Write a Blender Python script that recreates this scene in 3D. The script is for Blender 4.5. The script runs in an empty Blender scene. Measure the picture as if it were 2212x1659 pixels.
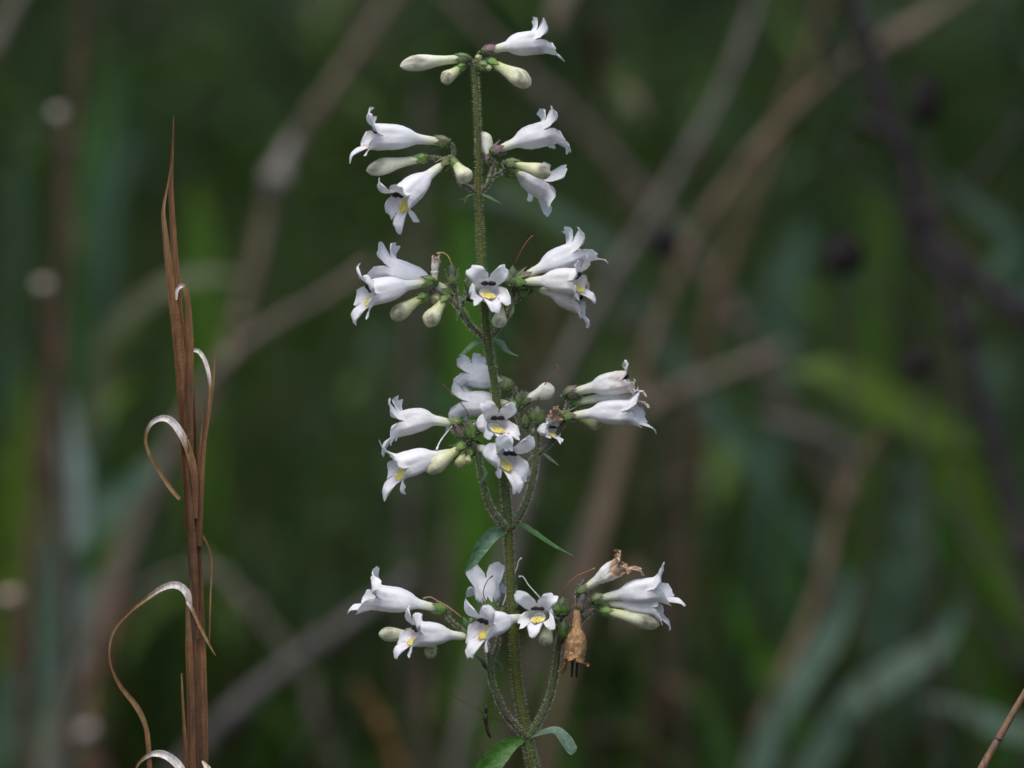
import bpy, math, random
import numpy as np
from mathutils import Vector, Matrix, noise

# ------------------------------------------------------------------ camera
S = 0.41 / 2212.0            # metres per layout unit in the plane of the flower
D0 = 2.0                     # distance of the flower
PITCH = math.radians(5.0)
CAM = Vector((0, 0, 0.96))
RIGHT = Vector((1, 0, 0))
FWD = Vector((0, math.cos(PITCH), -math.sin(PITCH)))
UP = Vector((0, math.sin(PITCH), math.cos(PITCH)))
scene = bpy.context.scene
col = scene.collection
cam_d = bpy.data.cameras.new('camera')
cam = bpy.data.objects.new('camera', cam_d)
col.objects.link(cam)
cam.location = CAM
cam.rotation_euler = (math.pi / 2 - PITCH, 0, 0)
cam_d.sensor_width = 36
cam_d.lens = 36 * D0 / 0.41
cam_d.clip_start = 0.05
cam_d.clip_end = 2000
cam_d.dof.use_dof = True
cam_d.dof.focus_distance = D0
cam_d.dof.aperture_fstop = 4.0
scene.camera = cam

# ------------------------------------------------------------------ sky and sun
SUN_EL, SUN_AZ = math.radians(68), math.radians(205)   # azimuth from +Y, clockwise
w = bpy.data.worlds.new('World')
scene.world = w
w.use_nodes = True
nt = w.node_tree
nt.nodes.clear()
sky = nt.nodes.new('ShaderNodeTexSky')
sky.sky_type = 'NISHITA'
sky.sun_disc = False
sky.sun_elevation = SUN_EL
sky.sun_rotation = SUN_AZ
sky.dust_density = 4.0
hs = nt.nodes.new('ShaderNodeHueSaturation')
hs.inputs['Saturation'].default_value = 1.0
bg = nt.nodes.new('ShaderNodeBackground')
bg.inputs['Strength'].default_value = 0.13
wo = nt.nodes.new('ShaderNodeOutputWorld')
nt.links.new(sky.outputs[0], hs.inputs['Color'])
nt.links.new(hs.outputs[0], bg.inputs['Color'])
nt.links.new(bg.outputs[0], wo.inputs['Surface'])
sd = bpy.data.lights.new('sun', 'SUN')
sd.energy = 1.4
sd.angle = math.radians(40)
sd.color = (1.0, 0.99, 0.97)
sun = bpy.data.objects.new('sun', sd)
col.objects.link(sun)
sdir = Vector((math.sin(SUN_AZ) * math.cos(SUN_EL), math.cos(SUN_AZ) * math.cos(SUN_EL), math.sin(SUN_EL)))
sun.rotation_euler = sdir.to_track_quat('Z', 'Y').to_euler()
sun.location = sdir * 30
vs = scene.view_settings
vs.view_transform = 'Standard'
vs.look = 'None'
vs.exposure = 0.35
vs.gamma = 1.0
vs.use_curve_mapping = False
scene.render.engine = 'CYCLES'
scene.cycles.max_bounces = 6
scene.cycles.diffuse_bounces = 3
scene.cycles.transmission_bounces = 4

random.seed(7)
RNG = np.random.default_rng(11)

# ------------------------------------------------------------------ helpers
def q(x, y, z=0.0):
    """layout position -> world; z is towards the viewer, in layout units, from the flower's plane"""
    d = D0 - z * S
    k = S * d / D0
    return CAM + RIGHT * ((x - 1106) * k) - UP * ((y - 829.5) * k) + FWD * d

def qd(x, y, D):
    return q(x, y, (D0 - D) / S)

def dvec(dx, dy, dz):
    return RIGHT * dx - UP * dy - FWD * dz

def cr(pts, n):
    """Catmull-Rom through tuples of any length, n samples per span"""
    P = [np.array(p, float) for p in pts]
    P = [2 * P[0] - P[1]] + P + [2 * P[-1] - P[-2]]
    out = []
    for i in range(1, len(P) - 2):
        for k in range(n):
            t = k / n
            a, b, c, d = P[i - 1:i + 3]
            out.append(.5 * ((2 * b) + (c - a) * t + (2 * a - 5 * b + 4 * c - d) * t * t + (3 * b - a - 3 * c + d) * t ** 3))
    out.append(P[-2])
    return out

ORIGIN = {}

class MB:
    def __init__(s):
        s.v, s.f, s.c = [], [], []
    def add(s, v, f, c):
        o = len(s.v)
        s.v += v
        s.f += [tuple(i + o for i in q_) for q_ in f]
        s.c += c if isinstance(c, list) else [c] * len(v)
    def build(s, name, material, parent=None, origin=None, smooth=True, normals=None):
        origin = Vector(origin) if origin is not None else Vector(s.v[0])
        me = bpy.data.meshes.new(name)
        me.from_pydata([tuple(Vector(p) - origin) for p in s.v], [], s.f)
        a = me.attributes.new('col', 'FLOAT_COLOR', 'POINT')
        a.data.foreach_set('color', np.array([(c_[0], c_[1], c_[2], 1.0) for c_ in s.c], 'f').ravel())
        if smooth:
            me.polygons.foreach_set('use_smooth', [True] * len(me.polygons))
        me.materials.append(material)
        if normals is not None:
            me.normals_split_custom_set_from_vertices([tuple(n_) for n_ in normals])
        return link(name, me, parent, origin)

def link(name, me, parent, origin):
    o = bpy.data.objects.new(name, me)
    col.objects.link(o)
    if parent is not None:
        o.parent = parent
        o.location = origin - ORIGIN[parent.name]
    else:
        o.location = origin
    ORIGIN[o.name] = Vector(origin)
    return o

def empty(name, origin, label, cat, group=None):
    o = link(name, None, None, Vector(origin))
    o.empty_display_size = 0.02
    return tag(o, label, cat, group)

def tag(o, label, cat, group=None, kind=None):
    if label: o['label'] = label
    if cat: o['category'] = cat
    if group: o['group'] = group
    if kind: o['kind'] = kind
    return o

def array_mesh(name, V, F, C, material, smooth=True):
    V = np.asarray(V, 'f'); F = np.asarray(F, 'i')
    me = bpy.data.meshes.new(name)
    me.vertices.add(len(V)); me.vertices.foreach_set('co', V.ravel())
    k = F.shape[1]
    me.loops.add(F.size); me.loops.foreach_set('vertex_index', F.ravel())
    me.polygons.add(len(F))
    me.polygons.foreach_set('loop_start', np.arange(0, F.size, k, dtype='i'))
    me.polygons.foreach_set('loop_total', np.full(len(F), k, 'i'))
    if smooth: me.polygons.foreach_set('use_smooth', np.ones(len(F), bool))
    me.update(calc_edges=True)
    a = me.attributes.new('col', 'FLOAT_COLOR', 'POINT')
    a.data.foreach_set('color', np.concatenate([np.asarray(C, 'f'), np.ones((len(V), 1), 'f')], 1).ravel())
    me.materials.append(material)
    return me

def make_mat(name, rough=.5, transl=0.0, nscale=300, namt=.15, bump=0.0, spec=.4, tint=(1, 1, 1), bscale=None, stretch=None):
    m = bpy.data.materials.new(name)
    m.use_nodes = True
    t = m.node_tree
    N, L = t.nodes, t.links
    N.clear()
    at = N.new('ShaderNodeAttribute'); at.attribute_name = 'col'
    tc = N.new('ShaderNodeTexCoord')
    nz = N.new('ShaderNodeTexNoise'); nz.inputs['Scale'].default_value = nscale; nz.inputs['Detail'].default_value = 4
    vec = tc.outputs['Object']
    if stretch:
        mp_ = N.new('ShaderNodeMapping'); mp_.inputs['Scale'].default_value = stretch; L.new(vec, mp_.inputs['Vector']); vec = mp_.outputs[0]
    L.new(vec, nz.inputs['Vector'])
    mr = N.new('ShaderNodeMapRange')
    mr.inputs['From Min'].default_value = .25; mr.inputs['From Max'].default_value = .75
    mr.inputs['To Min'].default_value = 1 - namt; mr.inputs['To Max'].default_value = 1 + namt
    L.new(nz.outputs['Fac'], mr.inputs['Value'])
    mx = N.new('ShaderNodeVectorMath'); mx.operation = 'SCALE'
    L.new(at.outputs['Color'], mx.inputs[0]); L.new(mr.outputs[0], mx.inputs['Scale'])
    p = N.new('ShaderNodeBsdfPrincipled')
    p.inputs['Roughness'].default_value = rough
    p.inputs['Specular IOR Level'].default_value = spec
    L.new(mx.outputs[0], p.inputs['Base Color'])
    out = N.new('ShaderNodeOutputMaterial')
    if bump:
        b = N.new('ShaderNodeBump'); b.inputs['Strength'].default_value = bump; b.inputs['Distance'].default_value = .001
        n2 = N.new('ShaderNodeTexNoise'); n2.inputs['Scale'].default_value = bscale or nscale; n2.inputs['Detail'].default_value = 3
        L.new(tc.outputs['Object'], n2.inputs['Vector'])
        L.new(n2.outputs['Fac'], b.inputs['Height']); L.new(b.outputs[0], p.inputs['Normal'])
    if transl:
        tr = N.new('ShaderNodeBsdfTranslucent')
        tm = N.new('ShaderNodeVectorMath'); tm.operation = 'MULTIPLY'; tm.inputs[1].default_value = tint
        L.new(mx.outputs[0], tm.inputs[0]); L.new(tm.outputs[0], tr.inputs['Color'])
        ms = N.new('ShaderNodeMixShader'); ms.inputs[0].default_value = transl
        L.new(p.outputs[0], ms.inputs[1]); L.new(tr.outputs[0], ms.inputs[2]); L.new(ms.outputs[0], out.inputs[0])
    else:
        L.new(p.outputs[0], out.inputs[0])
    return m

M_PETAL = make_mat('petal', .5, .22, 500, .05, .15, .3, bscale=900)
M_BUD = make_mat('bud', .5, .1, 700, .1, .25, .35, bscale=1200)
M_CALYX = make_mat('calyx', .5, .12, 900, .3, .3, .35, bscale=1500)
M_STEM = make_mat('stem', .5, 0, 700, .2, .3, .35, bscale=1500)
M_HAIR = make_mat('hair', .4, .4, 100, .1, 0, .4)
M_LEAF = make_mat('leaf', .42, .2, 500, .25, .4, .45, (1.1, 1.2, .5), bscale=900)
M_ANTHER = make_mat('anther', .6, 0, 900, .3, .5, .3)
M_STAMINODE = make_mat('staminode', .6, .1, 900, .2, .5, .2)
M_DRY = make_mat('dry_petal', .7, .15, 900, .35, .6, .2, bscale=1300)
M_STRAW = make_mat('straw', .5, .1, 1000, .38, .3, .35, bscale=900, stretch=(1, 1, .06))
M_STALK = make_mat('dry_stalk', .6, 0, 60, .3, .4, .25, bscale=200)
M_BARK = make_mat('bark', .75, 0, 80, .4, .8, .25, bscale=200)
M_GRASS = make_mat('grass', .5, .25, 30, .25, 0, .25, (1.1, 1.3, .35))
M_FOLIAGE = make_mat('foliage', .55, .22, 20, .3, 0, .2, (1.1, 1.3, .4))
M_BLADE = make_mat('broad_blade', .45, .22, 30, .25, 0, .3, (1.1, 1.3, .35))
M_INSECT = make_mat('insect', .35, 0, 900, .3, 0, .5)

def frames(path):
    """parallel-transport frames along a list of Vectors"""
    n = len(path)
    T = [(path[min(i + 1, n - 1)] - path[max(i - 1, 0)]).normalized() for i in range(n)]
    a = Vector((0, -1, 0)) if abs(T[0].y) < .9 else Vector((1, 0, 0))
    U = (a - T[0] * a.dot(T[0])).normalized()
    out = []
    for i in range(n):
        U = U - T[i] * U.dot(T[i])
        U.normalize()
        out.append((T[i], U.copy(), T[i].cross(U)))
    return out

def tube(mb, path, radii, colors, seg=8, cap=True, lump=0.0, lscale=300):
    fr = frames(path)
    v, f, c = [], [], []
    for i, p in enumerate(path):
        for k in range(seg):
            a = 2 * math.pi * k / seg
            d = fr[i][1] * math.cos(a) + fr[i][2] * math.sin(a)
            r = radii[i] * (1 + lump * noise.noise((p + d * radii[i]) * lscale))
            v.append(p + d * r)
            c.append(colors[i] if isinstance(colors, list) else colors)
    for i in range(len(path) - 1):
        for k in range(seg):
            k2 = (k + 1) % seg
            f.append((i * seg + k, i * seg + k2, (i + 1) * seg + k2, (i + 1) * seg + k))
    if cap:
        f.append(tuple(range(seg))[::-1])
        f.append(tuple((len(path) - 1) * seg + k for k in range(seg)))
    mb.add(v, f, c)

HAIRS = MB()
def hairs_on_tube(path, radii, count, length=5.0, colr=(.85, .87, .76)):
    fr = frames(path)
    n = len(path)
    for _ in range(count):
        u = random.random() * (n - 1)
        i = min(int(u), n - 2); t = u - i
        p = path[i].lerp(path[i + 1], t)
        r = radii[i] * (1 - t) + radii[i + 1] * t
        a = random.random() * 2 * math.pi
        d = fr[i][1] * math.cos(a) + fr[i][2] * math.sin(a)
        l = length * S * random.uniform(.5, 1.25)
        tip = p + d * (r + l) + fr[i][0] * l * random.uniform(-.2, .2)
        side = d.cross(fr[i][0]) * .36 * S
        b = p + d * r * .97
        lon = fr[i][0] * .36 * S
        HAIRS.add([b - side, b + side, b + lon, tip], [(0, 1, 3), (1, 2, 3), (2, 0, 3)], colr)

def hairs_on_mesh(mb, count, length=3.5, colr=(.75, .76, .68)):
    for _ in range(count):
        f = random.choice(mb.f)
        a, b, c_ = mb.v[f[0]], mb.v[f[1]], mb.v[f[2]]
        nrm = (b - a).cross(c_ - a)
        if nrm.length < 1e-12: continue
        nrm.normalize()
        p = (a + b + c_) / 3
        e = (b - a).normalized() * .4 * S
        e2 = nrm.cross(e)
        tip = p + nrm * length * S * random.uniform(.5, 1.2)
        HAIRS.add([p - e, p + e, p + e2, tip], [(0, 1, 3), (1, 2, 3), (2, 0, 3)], colr)

def px_path(pts, n=6):
    """[(x,y,z,r)] -> smoothed world path and radii in metres"""
    s = cr(pts, n)
    return [q(p[0], p[1], p[2]) for p in s], [p[3] * S for p in s]

def ribbon(mb, path, widths, colors, normal, fold=.25, seg=6, curl=None, wave=0.0):
    """leaf blade: cross-section folded along the midrib"""
    n = len(path)
    v, f, c = [], [], []
    for i, p in enumerate(path):
        T = (path[min(i + 1, n - 1)] - path[max(i - 1, 0)]).normalized()
        nn = normal[i] if isinstance(normal, list) else normal
        sd_ = T.cross(nn)
        sd_ = sd_.normalized() if sd_.length > 1e-6 else Vector((1, 0, 0))
        nm = sd_.cross(T).normalized()
        for k in range(seg + 1):
            s_ = -1 + 2 * k / seg
            h = (abs(s_) ** 1.3) * fold * widths[i]
            h += wave * widths[i] * noise.noise(Vector((i * .5, s_ * 1.3, widths[0] * 900)))
            v.append(p + sd_ * (s_ * widths[i]) + nm * h)
            cc = colors[i] if isinstance(colors, list) else colors
            g = 1.12 if abs(s_) < .2 else (1.25 if abs(s_) > .9 else 1.0)
            c.append(tuple(x * g for x in cc))
    m = seg + 1
    for i in range(n - 1):
        for k in range(seg):
            f.append((i * m + k, i * m + k + 1, (i + 1) * m + k + 1, (i + 1) * m + k))
    mb.add(v, f, c)

def lerp(a, b, t):
    return tuple(x + (y - x) * t for x, y in zip(a, b))

def interp(xs, ys, x):
    return float(np.interp(x, xs, ys))

# ------------------------------------------------------------------ ground and far setting
def height(x, y):
    return .012 * math.sin(x * 1.7 + .4) * math.cos(y * 1.3) + .008 * math.sin(x * 4.1 + y * 3.3)

def build_ground():
    e = np.concatenate([np.array([-600, -200, -80, -30, -16]), np.linspace(-10, 12, 89), np.array([16, 22, 30, 80, 200, 600])])
    n = len(e)
    V = [(x, y, height(x, y)) for y in e for x in e]
    F = [(j * n + i, j * n + i + 1, (j + 1) * n + i + 1, (j + 1) * n + i) for j in range(n - 1) for i in range(n - 1)]
    m = bpy.data.materials.new('soil'); m.use_nodes = True
    t = m.node_tree; N, L = t.nodes, t.links
    p = N['Principled BSDF']; p.inputs['Roughness'].default_value = .9
    tc = N.new('ShaderNodeTexCoord')
    nz = N.new('ShaderNodeTexNoise'); nz.inputs['Scale'].default_value = 9; nz.inputs['Detail'].default_value = 8
    rp = N.new('ShaderNodeValToRGB')
    rp.color_ramp.elements[0].position = .3; rp.color_ramp.elements[0].color = (.028, .026, .014, 1)
    rp.color_ramp.elements[1].position = .7; rp.color_ramp.elements[1].color = (.075, .07, .035, 1)
    L.new(tc.outputs['Object'], nz.inputs['Vector']); L.new(nz.outputs['Fac'], rp.inputs[0]); L.new(rp.outputs[0], p.inputs['Base Color'])
    bp = N.new('ShaderNodeBump'); bp.inputs['Distance'].default_value = .02; L.new(nz.outputs['Fac'], bp.inputs['Height']); L.new(bp.outputs[0], p.inputs['Normal'])
    me = array_mesh('ground', V, F, np.full((len(V), 3), .05), m)
    o = link('ground', me, None, Vector((0, 0, 0)))
    o['kind'] = 'structure'
build_ground()

def blades(n, xr, yr, hr, wr, palette, lean=.35, clump=0, keep=None):
    """n grass blades as one array set"""
    x = RNG.uniform(*xr, n); y = RNG.uniform(*yr, n)
    if clump:
        cx = RNG.uniform(*xr, clump); cy = RNG.uniform(*yr, clump)
        k = RNG.integers(0, clump, n)
        x = cx[k] + RNG.normal(0, .07, n); y = cy[k] + RNG.normal(0, .07, n)
    if keep is not None:
        ok = keep(x, y); x, y = x[ok], y[ok]; n = len(x)
    h = RNG.uniform(*hr, n); wd = RNG.uniform(*wr, n)
    az = RNG.uniform(0, 2 * np.pi, n); ln = np.abs(RNG.normal(0, lean, n)) + .05
    spin = RNG.uniform(0, np.pi, n)
    segs = 6
    P = np.zeros((n, segs + 1, 2, 3)); 
    sx, sy = np.cos(spin), np.sin(spin)
    for i in range(segs + 1):
        t = i / segs
        off = ln * h * (t ** 2.0)
        zz = h * (t - .35 * ln * t ** 3)
        px = x + np.cos(az) * off; py = y + np.sin(az) * off
        ww = wd * .5 * (1 - t ** 2.2) + .0002
        for k, s_ in enumerate((-1, 1)):
            P[:, i, k, 0] = px + s_ * ww * sx
            P[:, i, k, 1] = py + s_ * ww * sy
            P[:, i, k, 2] = zz - .01
    V = P.reshape(-1, 3)
    b = np.arange(n)[:, None] * (segs + 1) * 2
    F = np.concatenate([np.stack([b[:, 0] + 2 * i, b[:, 0] + 2 * i + 1, b[:, 0] + 2 * i + 3, b[:, 0] + 2 * i + 2], 1) for i in range(segs)])
    pal = np.array([c_[:3] for c_ in palette]); pw = np.array([c_[3] for c_ in palette]); pw /= pw.sum()
    C = pal[RNG.choice(len(pal), n, p=pw)] * RNG.uniform(.7, 1.3, (n, 1))
    C = np.repeat(C, (segs + 1) * 2, 0)
    return V, F, C

def merged(sets):
    V, F, C, o = [], [], [], 0
    for a, b, c_ in sets:
        V.append(a); F.append(b + o); C.append(c_); o += len(a)
    return np.concatenate(V), np.concatenate(F), np.concatenate(C)

PAL = [(.03, .07, .012, 4), (.042, .08, .009, 2.6), (.024, .055, .024, 2.2), (.075, .052, .026, 1.5), (.05, .036, .018, 1.4)]
near_clear = lambda x, y: ~((y < 2.45) & (np.abs(x) < .12 + .12 * y))
sets = [
    blades(9000, (-1.6, 1.6), (.3, 2.6), (.12, .42), (.003, .007), PAL, .5),
    blades(9000, (-1.3, 1.3), (2.75, 3.7), (.35, .72), (.004, .010), PAL, .4, 130),
    blades(2600, (-.8, .8), (2.75, 3.5), (.4, .78), (.006, .015), PAL, .7, 60),
    blades(22000, (-2.2, 2.2), (3.5, 5.6), (.4, .85), (.004, .011), PAL, .4, 300),
    blades(26000, (-4, 4), (5.4, 9.5), (.45, 1.05), (.005, .013), PAL, .35, 350),
    blades(9000, (-6, 6), (-5, .3), (.1, .4), (.004, .008), PAL, .5),
]
V, F, C = merged(sets)
g = link('grass', array_mesh('grass', V, F, C, M_GRASS), None, Vector((0, 0, 0)))
tag(g, 'tangled green and tan meadow grass blurred behind the white flowers', 'grass', kind='stuff')

def leaf_cloud(n, centre, rad, size, palette, hollow=.35):
    """n folded leaves spread through an uneven ellipsoid"""
    u = RNG.normal(size=(n, 3)); u /= np.linalg.norm(u, axis=1)[:, None]
    r = RNG.uniform(hollow, 1, n) ** .6
    lump = 1 + .28 * np.sin(u[:, 0] * 5 + centre[0] * 9) * np.cos(u[:, 2] * 6 + centre[1] * 5) + .18 * np.sin(u[:, 1] * 11 + centre[0])
    p = np.array(centre) + u * (r * lump)[:, None] * np.array(rad)
    a = RNG.normal(size=(n, 3)); a[:, 2] -= .3; a /= np.linalg.norm(a, axis=1)[:, None]
    b = np.cross(a, RNG.normal(size=(n, 3))); b /= np.linalg.norm(b, axis=1)[:, None]
    nn = np.cross(a, b)
    s_ = RNG.uniform(*size, n)[:, None]
    tpl = [(0, 0, 0), (.45, .28, .06), (1, 0, -.05), (.45, -.28, .06)]
    V = np.stack([p + s_ * (a * t[0] + b * t[1] + nn * t[2]) for t in tpl], 1).reshape(-1, 3)
    V[:, 2] = np.maximum(V[:, 2], .02)
    F = np.arange(n * 4).reshape(-1, 4)
    pal = np.array([c_[:3] for c_ in palette]); pw = np.array([c_[3] for c_ in palette]); pw /= pw.sum()
    C = np.repeat(pal[RNG.choice(len(pal), n, p=pw)] * RNG.uniform(.65, 1.35, (n, 1)), 4, 0)
    return V, F, C

SHPAL = [(.026, .06, .012, 4), (.038, .075, .01, 2), (.022, .05, .024, 2), (.05, .036, .018, .8)]
sh_spots = [(-1.5, 6.4, .75, 1.0), (-.65, 5.8, .6, .78), (.15, 6.6, .7, .95), (.95, 5.9, .62, .82), (1.8, 6.7, .8, 1.05),
            (-2.4, 7.4, .9, 1.3), (2.8, 7.6, .95, 1.3), (-.3, 8.4, .95, 1.35), (1.3, 8.6, 1.0, 1.4), (-1.3, 8.7, 1.0, 1.4)]
for i, (x, y, r, h) in enumerate(sh_spots):
    t = empty('shrub', (x, y, 0), 'dark green leafy shrub in the thicket behind the meadow grass', 'shrub', 'shrubs behind the meadow')
    V, F, C = leaf_cloud(5200, (x, y, h * .62), (r, r * .8, h * .62), (.03, .065), SHPAL)
    me = array_mesh('crown', V - np.array([x, y, 0]), F, C, M_FOLIAGE)
    link('crown', me, t, Vector((x, y, 0)))
    mb = MB()
    for k in range(6):
        a = k * 1.05 + i
        pts = [(x + .05 * math.cos(a), y + .05 * math.sin(a), -.02), (x + .2 * r * math.cos(a), y + .2 * r * math.sin(a), h * .4), (x + .5 * r * math.cos(a + .3), y + .45 * r * math.sin(a + .3), h * .95)]
        P = [Vector(p) for p in cr(pts, 5)]
        tube(mb, P, list(np.linspace(.012, .003, len(P))), (.06, .05, .04), 6)
    mb.build('trunk', M_BARK, t, Vector((x, y, 0)))

ws = []
for k in range(26):
    x = -17 + 34 * k / 25 + random.uniform(-.5, .5); y = 13 + random.uniform(-1.5, 2.5)
    hh = random.uniform(2.6, 3.6)
    ws.append(leaf_cloud(2300, (x, y, hh), (1.7, 1.3, hh), (.10, .2), SHPAL, .2))
V, F, C = merged(ws)
o = link('woodland', array_mesh('woodland', V, F, C, M_FOLIAGE), None, Vector((0, 0, 0)))
tag(o, 'dark leafy woodland edge far behind the meadow', 'woodland', kind='stuff')

# ------------------------------------------------------------------ blurred plants behind the flower
def to_ground(P, run=.12):
    """continue a world path down to the soil"""
    p = P[-1]
    d = (P[-1] - P[-3] if len(P) > 2 else P[-1] - P[-2]).normalized()
    hx = Vector((d.x, d.y, 0))
    drop = p.z
    sl = min(hx.length / max(-d.z, .15), 1.2)
    hd = hx.normalized() * sl if hx.length > 1e-6 else Vector((0, 0, 0))
    out = []
    for t in (.25, .5, .75, 1.0):
        out.append(p + hd * drop * (t - .45 * t * t) * .9 + Vector((0, 0, -drop * t)))
    out[-1].z = -.015
    return P + out

def bg_path(pts, D, ground=True, dd=0.0):
    P = [qd(p[0], p[1], D + dd * i / max(1, len(pts) - 1)) for i, p in enumerate(pts)]
    if ground: P = to_ground(P)
    return P

def stalk(pts, w, D, c, label, group=None, ground=True, name='dry_stalk', cat='stalk', dd=0.0, taper=.55, mat=None, twigs=0, sheath=False, bend=.0):
    """a dry stalk with joints, paper sheath and short side shoots; w = width in layout units"""
    P = bg_path(pts, D, ground, dd)
    s_ = cr([tuple(p) for p in P], 6)
    path = [Vector(p) for p in s_]
    n = len(path)
    r0 = w * .5 * S * D / D0
    c = tuple(x * .5 for x in c)
    rad, cols = [], []
    for i in range(n):
        u = i / (n - 1)
        k = taper + (1 - taper) * min(1, u * 1.6)
        j = 1.0 + (.35 if i % 9 == 0 else 0)
        rad.append(r0 * k * j)
        g_ = random.uniform(.8, 1.15)
        cols.append(tuple(x * g_ * (.75 if i % 9 == 0 else 1) for x in c))
    base = path[-1].copy() if ground else path[n // 2].copy()
    t = empty(name, base, label, cat, group)
    mb = MB(); tube(mb, path, rad, cols, 8, True, .12, 60)
    mb.build('stem', mat or M_STALK, t, base)
    if sheath:
        for k in range(10, n - 6, 30):
            mb = MB()
            d = (path[k] - path[k + 5]).normalized()
            sd_ = Vector((random.uniform(-1, 1), random.uniform(-.6, .6), random.uniform(-.2, .3)))
            L_ = random.uniform(.05, .12)
            rp = [path[k + 5] + d * L_ * v_ * .6 + sd_ * L_ * .75 * v_ ** 1.8 - Vector((0, 0, L_ * .5 * v_ ** 3)) for v_ in np.linspace(0, 1, 8)]
            ribbon(mb, rp, [r0 * 1.1 * (1 - v_ ** 2) + .0003 for v_ in np.linspace(0, 1, 8)], lerp(c, (.14, .11, .07), .4), Vector((.2, -1, .3)), .5, 4)
            mb.build('dry_leaf', M_STRAW, t, rp[0])
    for k in range(9, n - 2, 18):
        mb = MB(); d = (path[k + 1] - path[k - 1]).normalized() * r0 * .8
        tube(mb, [path[k] - d, path[k], path[k] + d], [rad[k] * .95, rad[k] * 1.16, rad[k] * .95], tuple(x * .8 for x in c), 8)
        mb.build('joint', mat or M_STALK, t, path[k])
    for k in range(twigs):
        i = int(n * (k + 1) / (twigs + 1.5))
        d = Vector((random.choice((-1, 1)) * random.uniform(.5, 1), random.uniform(-.3, .3), random.uniform(.3, .9))).normalized()
        L_ = random.uniform(.05, .11)
        rp = [path[i] + d * L_ * v_ + Vector((0, 0, .02 * v_ * v_)) for v_ in np.linspace(0, 1, 6)]
        mb = MB(); tube(mb, rp, list(np.linspace(r0 * .5, r0 * .2, 6)), c, 6)
        mb.build('twig', mat or M_STALK, t, rp[0])
    return t

TAN = (.26, .20, .14); PALE = (.36, .32, .26); RED = (.17, .10, .06); GREY = (.2, .18, .155); DARK = (.055, .045, .05); ORANGE = (.28, .14, .05)
stalk([(190, -60), (165, 200), (145, 440), (130, 700), (98, 880), (76, 1120), (58, 1400), (48, 1700)], 34, 2.85, RED, 'tall reddish brown dead stalk standing left of the dry grass clump')
stalk([(60, -40), (5, 60), (-70, 220)], 42, 2.9, PALE, 'thick pale grey stalk leaning in at the upper corner of the thicket')
stalk([(880, -50), (735, 165), (640, 310), (590, 430), (540, 620), (495, 760), (430, 900), (370, 1000), (280, 1160), (200, 1330), (140, 1500), (95, 1700)], 46, 2.95, TAN, 'long tan dead stalk slanting between the dry grass clump and the flowers')
stalk([(800, 570), (700, 640), (560, 720), (480, 790), (420, 870), (350, 1010), (290, 1160)], 34, 2.85, (.28, .22, .17), 'pale brown broken stalk leaning across the long tan stalk')
stalk([(640, 290), (612, 350), (585, 420)], 44, 2.93, (.45, .40, .36), 'pale split piece of dead stalk lodged on the long tan stalk', ground=False, sheath=False)
stalk([(1655, -50), (1560, 200), (1430, 430), (1330, 590), (1235, 760), (1160, 930), (1120, 1120)], 38, 2.9, (.27, .25, .21), 'grey tan dead stalk slanting down behind the upper flowers')
stalk([(1850, 115), (1700, 250), (1560, 420), (1480, 560), (1400, 760), (1340, 1000)], 34, 2.85, (.28, .2, .13), 'tan dead stalk with a broken pale top beside the dark branch')
stalk([(2110, -30), (1990, 50), (1890, 110)], 40, 2.95, (.3, .23, .16), 'tan stick caught behind the dark branch', ground=False, sheath=False)
stalk([(1800, -50), (1735, 150), (1640, 380), (1560, 600), (1500, 900), (1480, 1200)], 34, 3.1, (.24, .15, .09), 'reddish tan dead stalk rising behind the broken topped stalk')
stalk([(960, -20), (1100, 130), (1280, 300), (1400, 440), (1560, 640), (1650, 800)], 46, 3.15, (.2, .165, .125), 'dull brown stalk slanting the other way behind the upper flowers')
stalk([(1700, 755), (1560, 810), (1420, 870), (1340, 960), (1300, 1100)], 50, 2.95, (.29, .23, .17), 'bent tan stalk lying over the grass beside the wilting flowers')
stalk([(1905, 930), (1850, 1010), (1800, 1150), (1770, 1290), (1690, 1480), (1610, 1700)], 42, 2.85, (.26, .185, .12), 'tan stalk rising through the green blades below the bright leaf')
stalk([(1640, 905), (1720, 925), (1800, 960), (1850, 1010)], 42, 2.88, GREY, 'grey broken twig bridging the stalks below the bright leaf', ground=False, sheath=False)
stalk([(900, 1240), (760, 1340), (620, 1440), (480, 1560), (380, 1680)], 52, 2.9, (.21, .19, .18), 'thick grey stem slanting up from the foot of the dry grass clump')
stalk([(420, 1200), (500, 1270), (590, 1370), (660, 1470), (700, 1600)], 40, 2.95, (.25, .23, .17), 'grey green withered stem crossing the thick grey stem')
stalk([(770, 1480), (805, 1530), (845, 1610), (870, 1700)], 30, 2.8, ORANGE, 'short orange dead grass stem low beside the flowering plant')
stalk([(270, 1290), (230, 1400), (200, 1500), (190, 1680)], 36, 2.8, (.27, .15, .08), 'rusty brown dead stem behind the long curled grass leaf')
stalk([(1190, 640), (1150, 760), (1120, 900), (1110, 1100)], 34, 3.0, (.2, .13, .08), 'short rusty stem behind the centre of the flower spike')
stalk([(990, 1110), (960, 1250), (930, 1450), (915, 1700)], 60, 3.0, (.2, .15, .12), 'brown dead stem standing close behind the lowest flowers')
stalk([(1420, 930), (1450, 1100), (1440, 1300), (1410, 1500), (1400, 1700)], 40, 3.0, (.2, .16, .1), 'upright dull tan stem right of the lowest flowers')
stalk([(910, 200), (905, 400), (895, 600), (890, 900)], 34, 3.1, (.17, .15, .12), 'faint upright brown stem behind the left hand flowers')
stalk([(500, 1240), (380, 1240), (240, 1330), (150, 1480), (90, 1660)], 30, 2.9, (.3, .27, .2), 'arching pale straw stem behind the dry grass clump')
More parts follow.
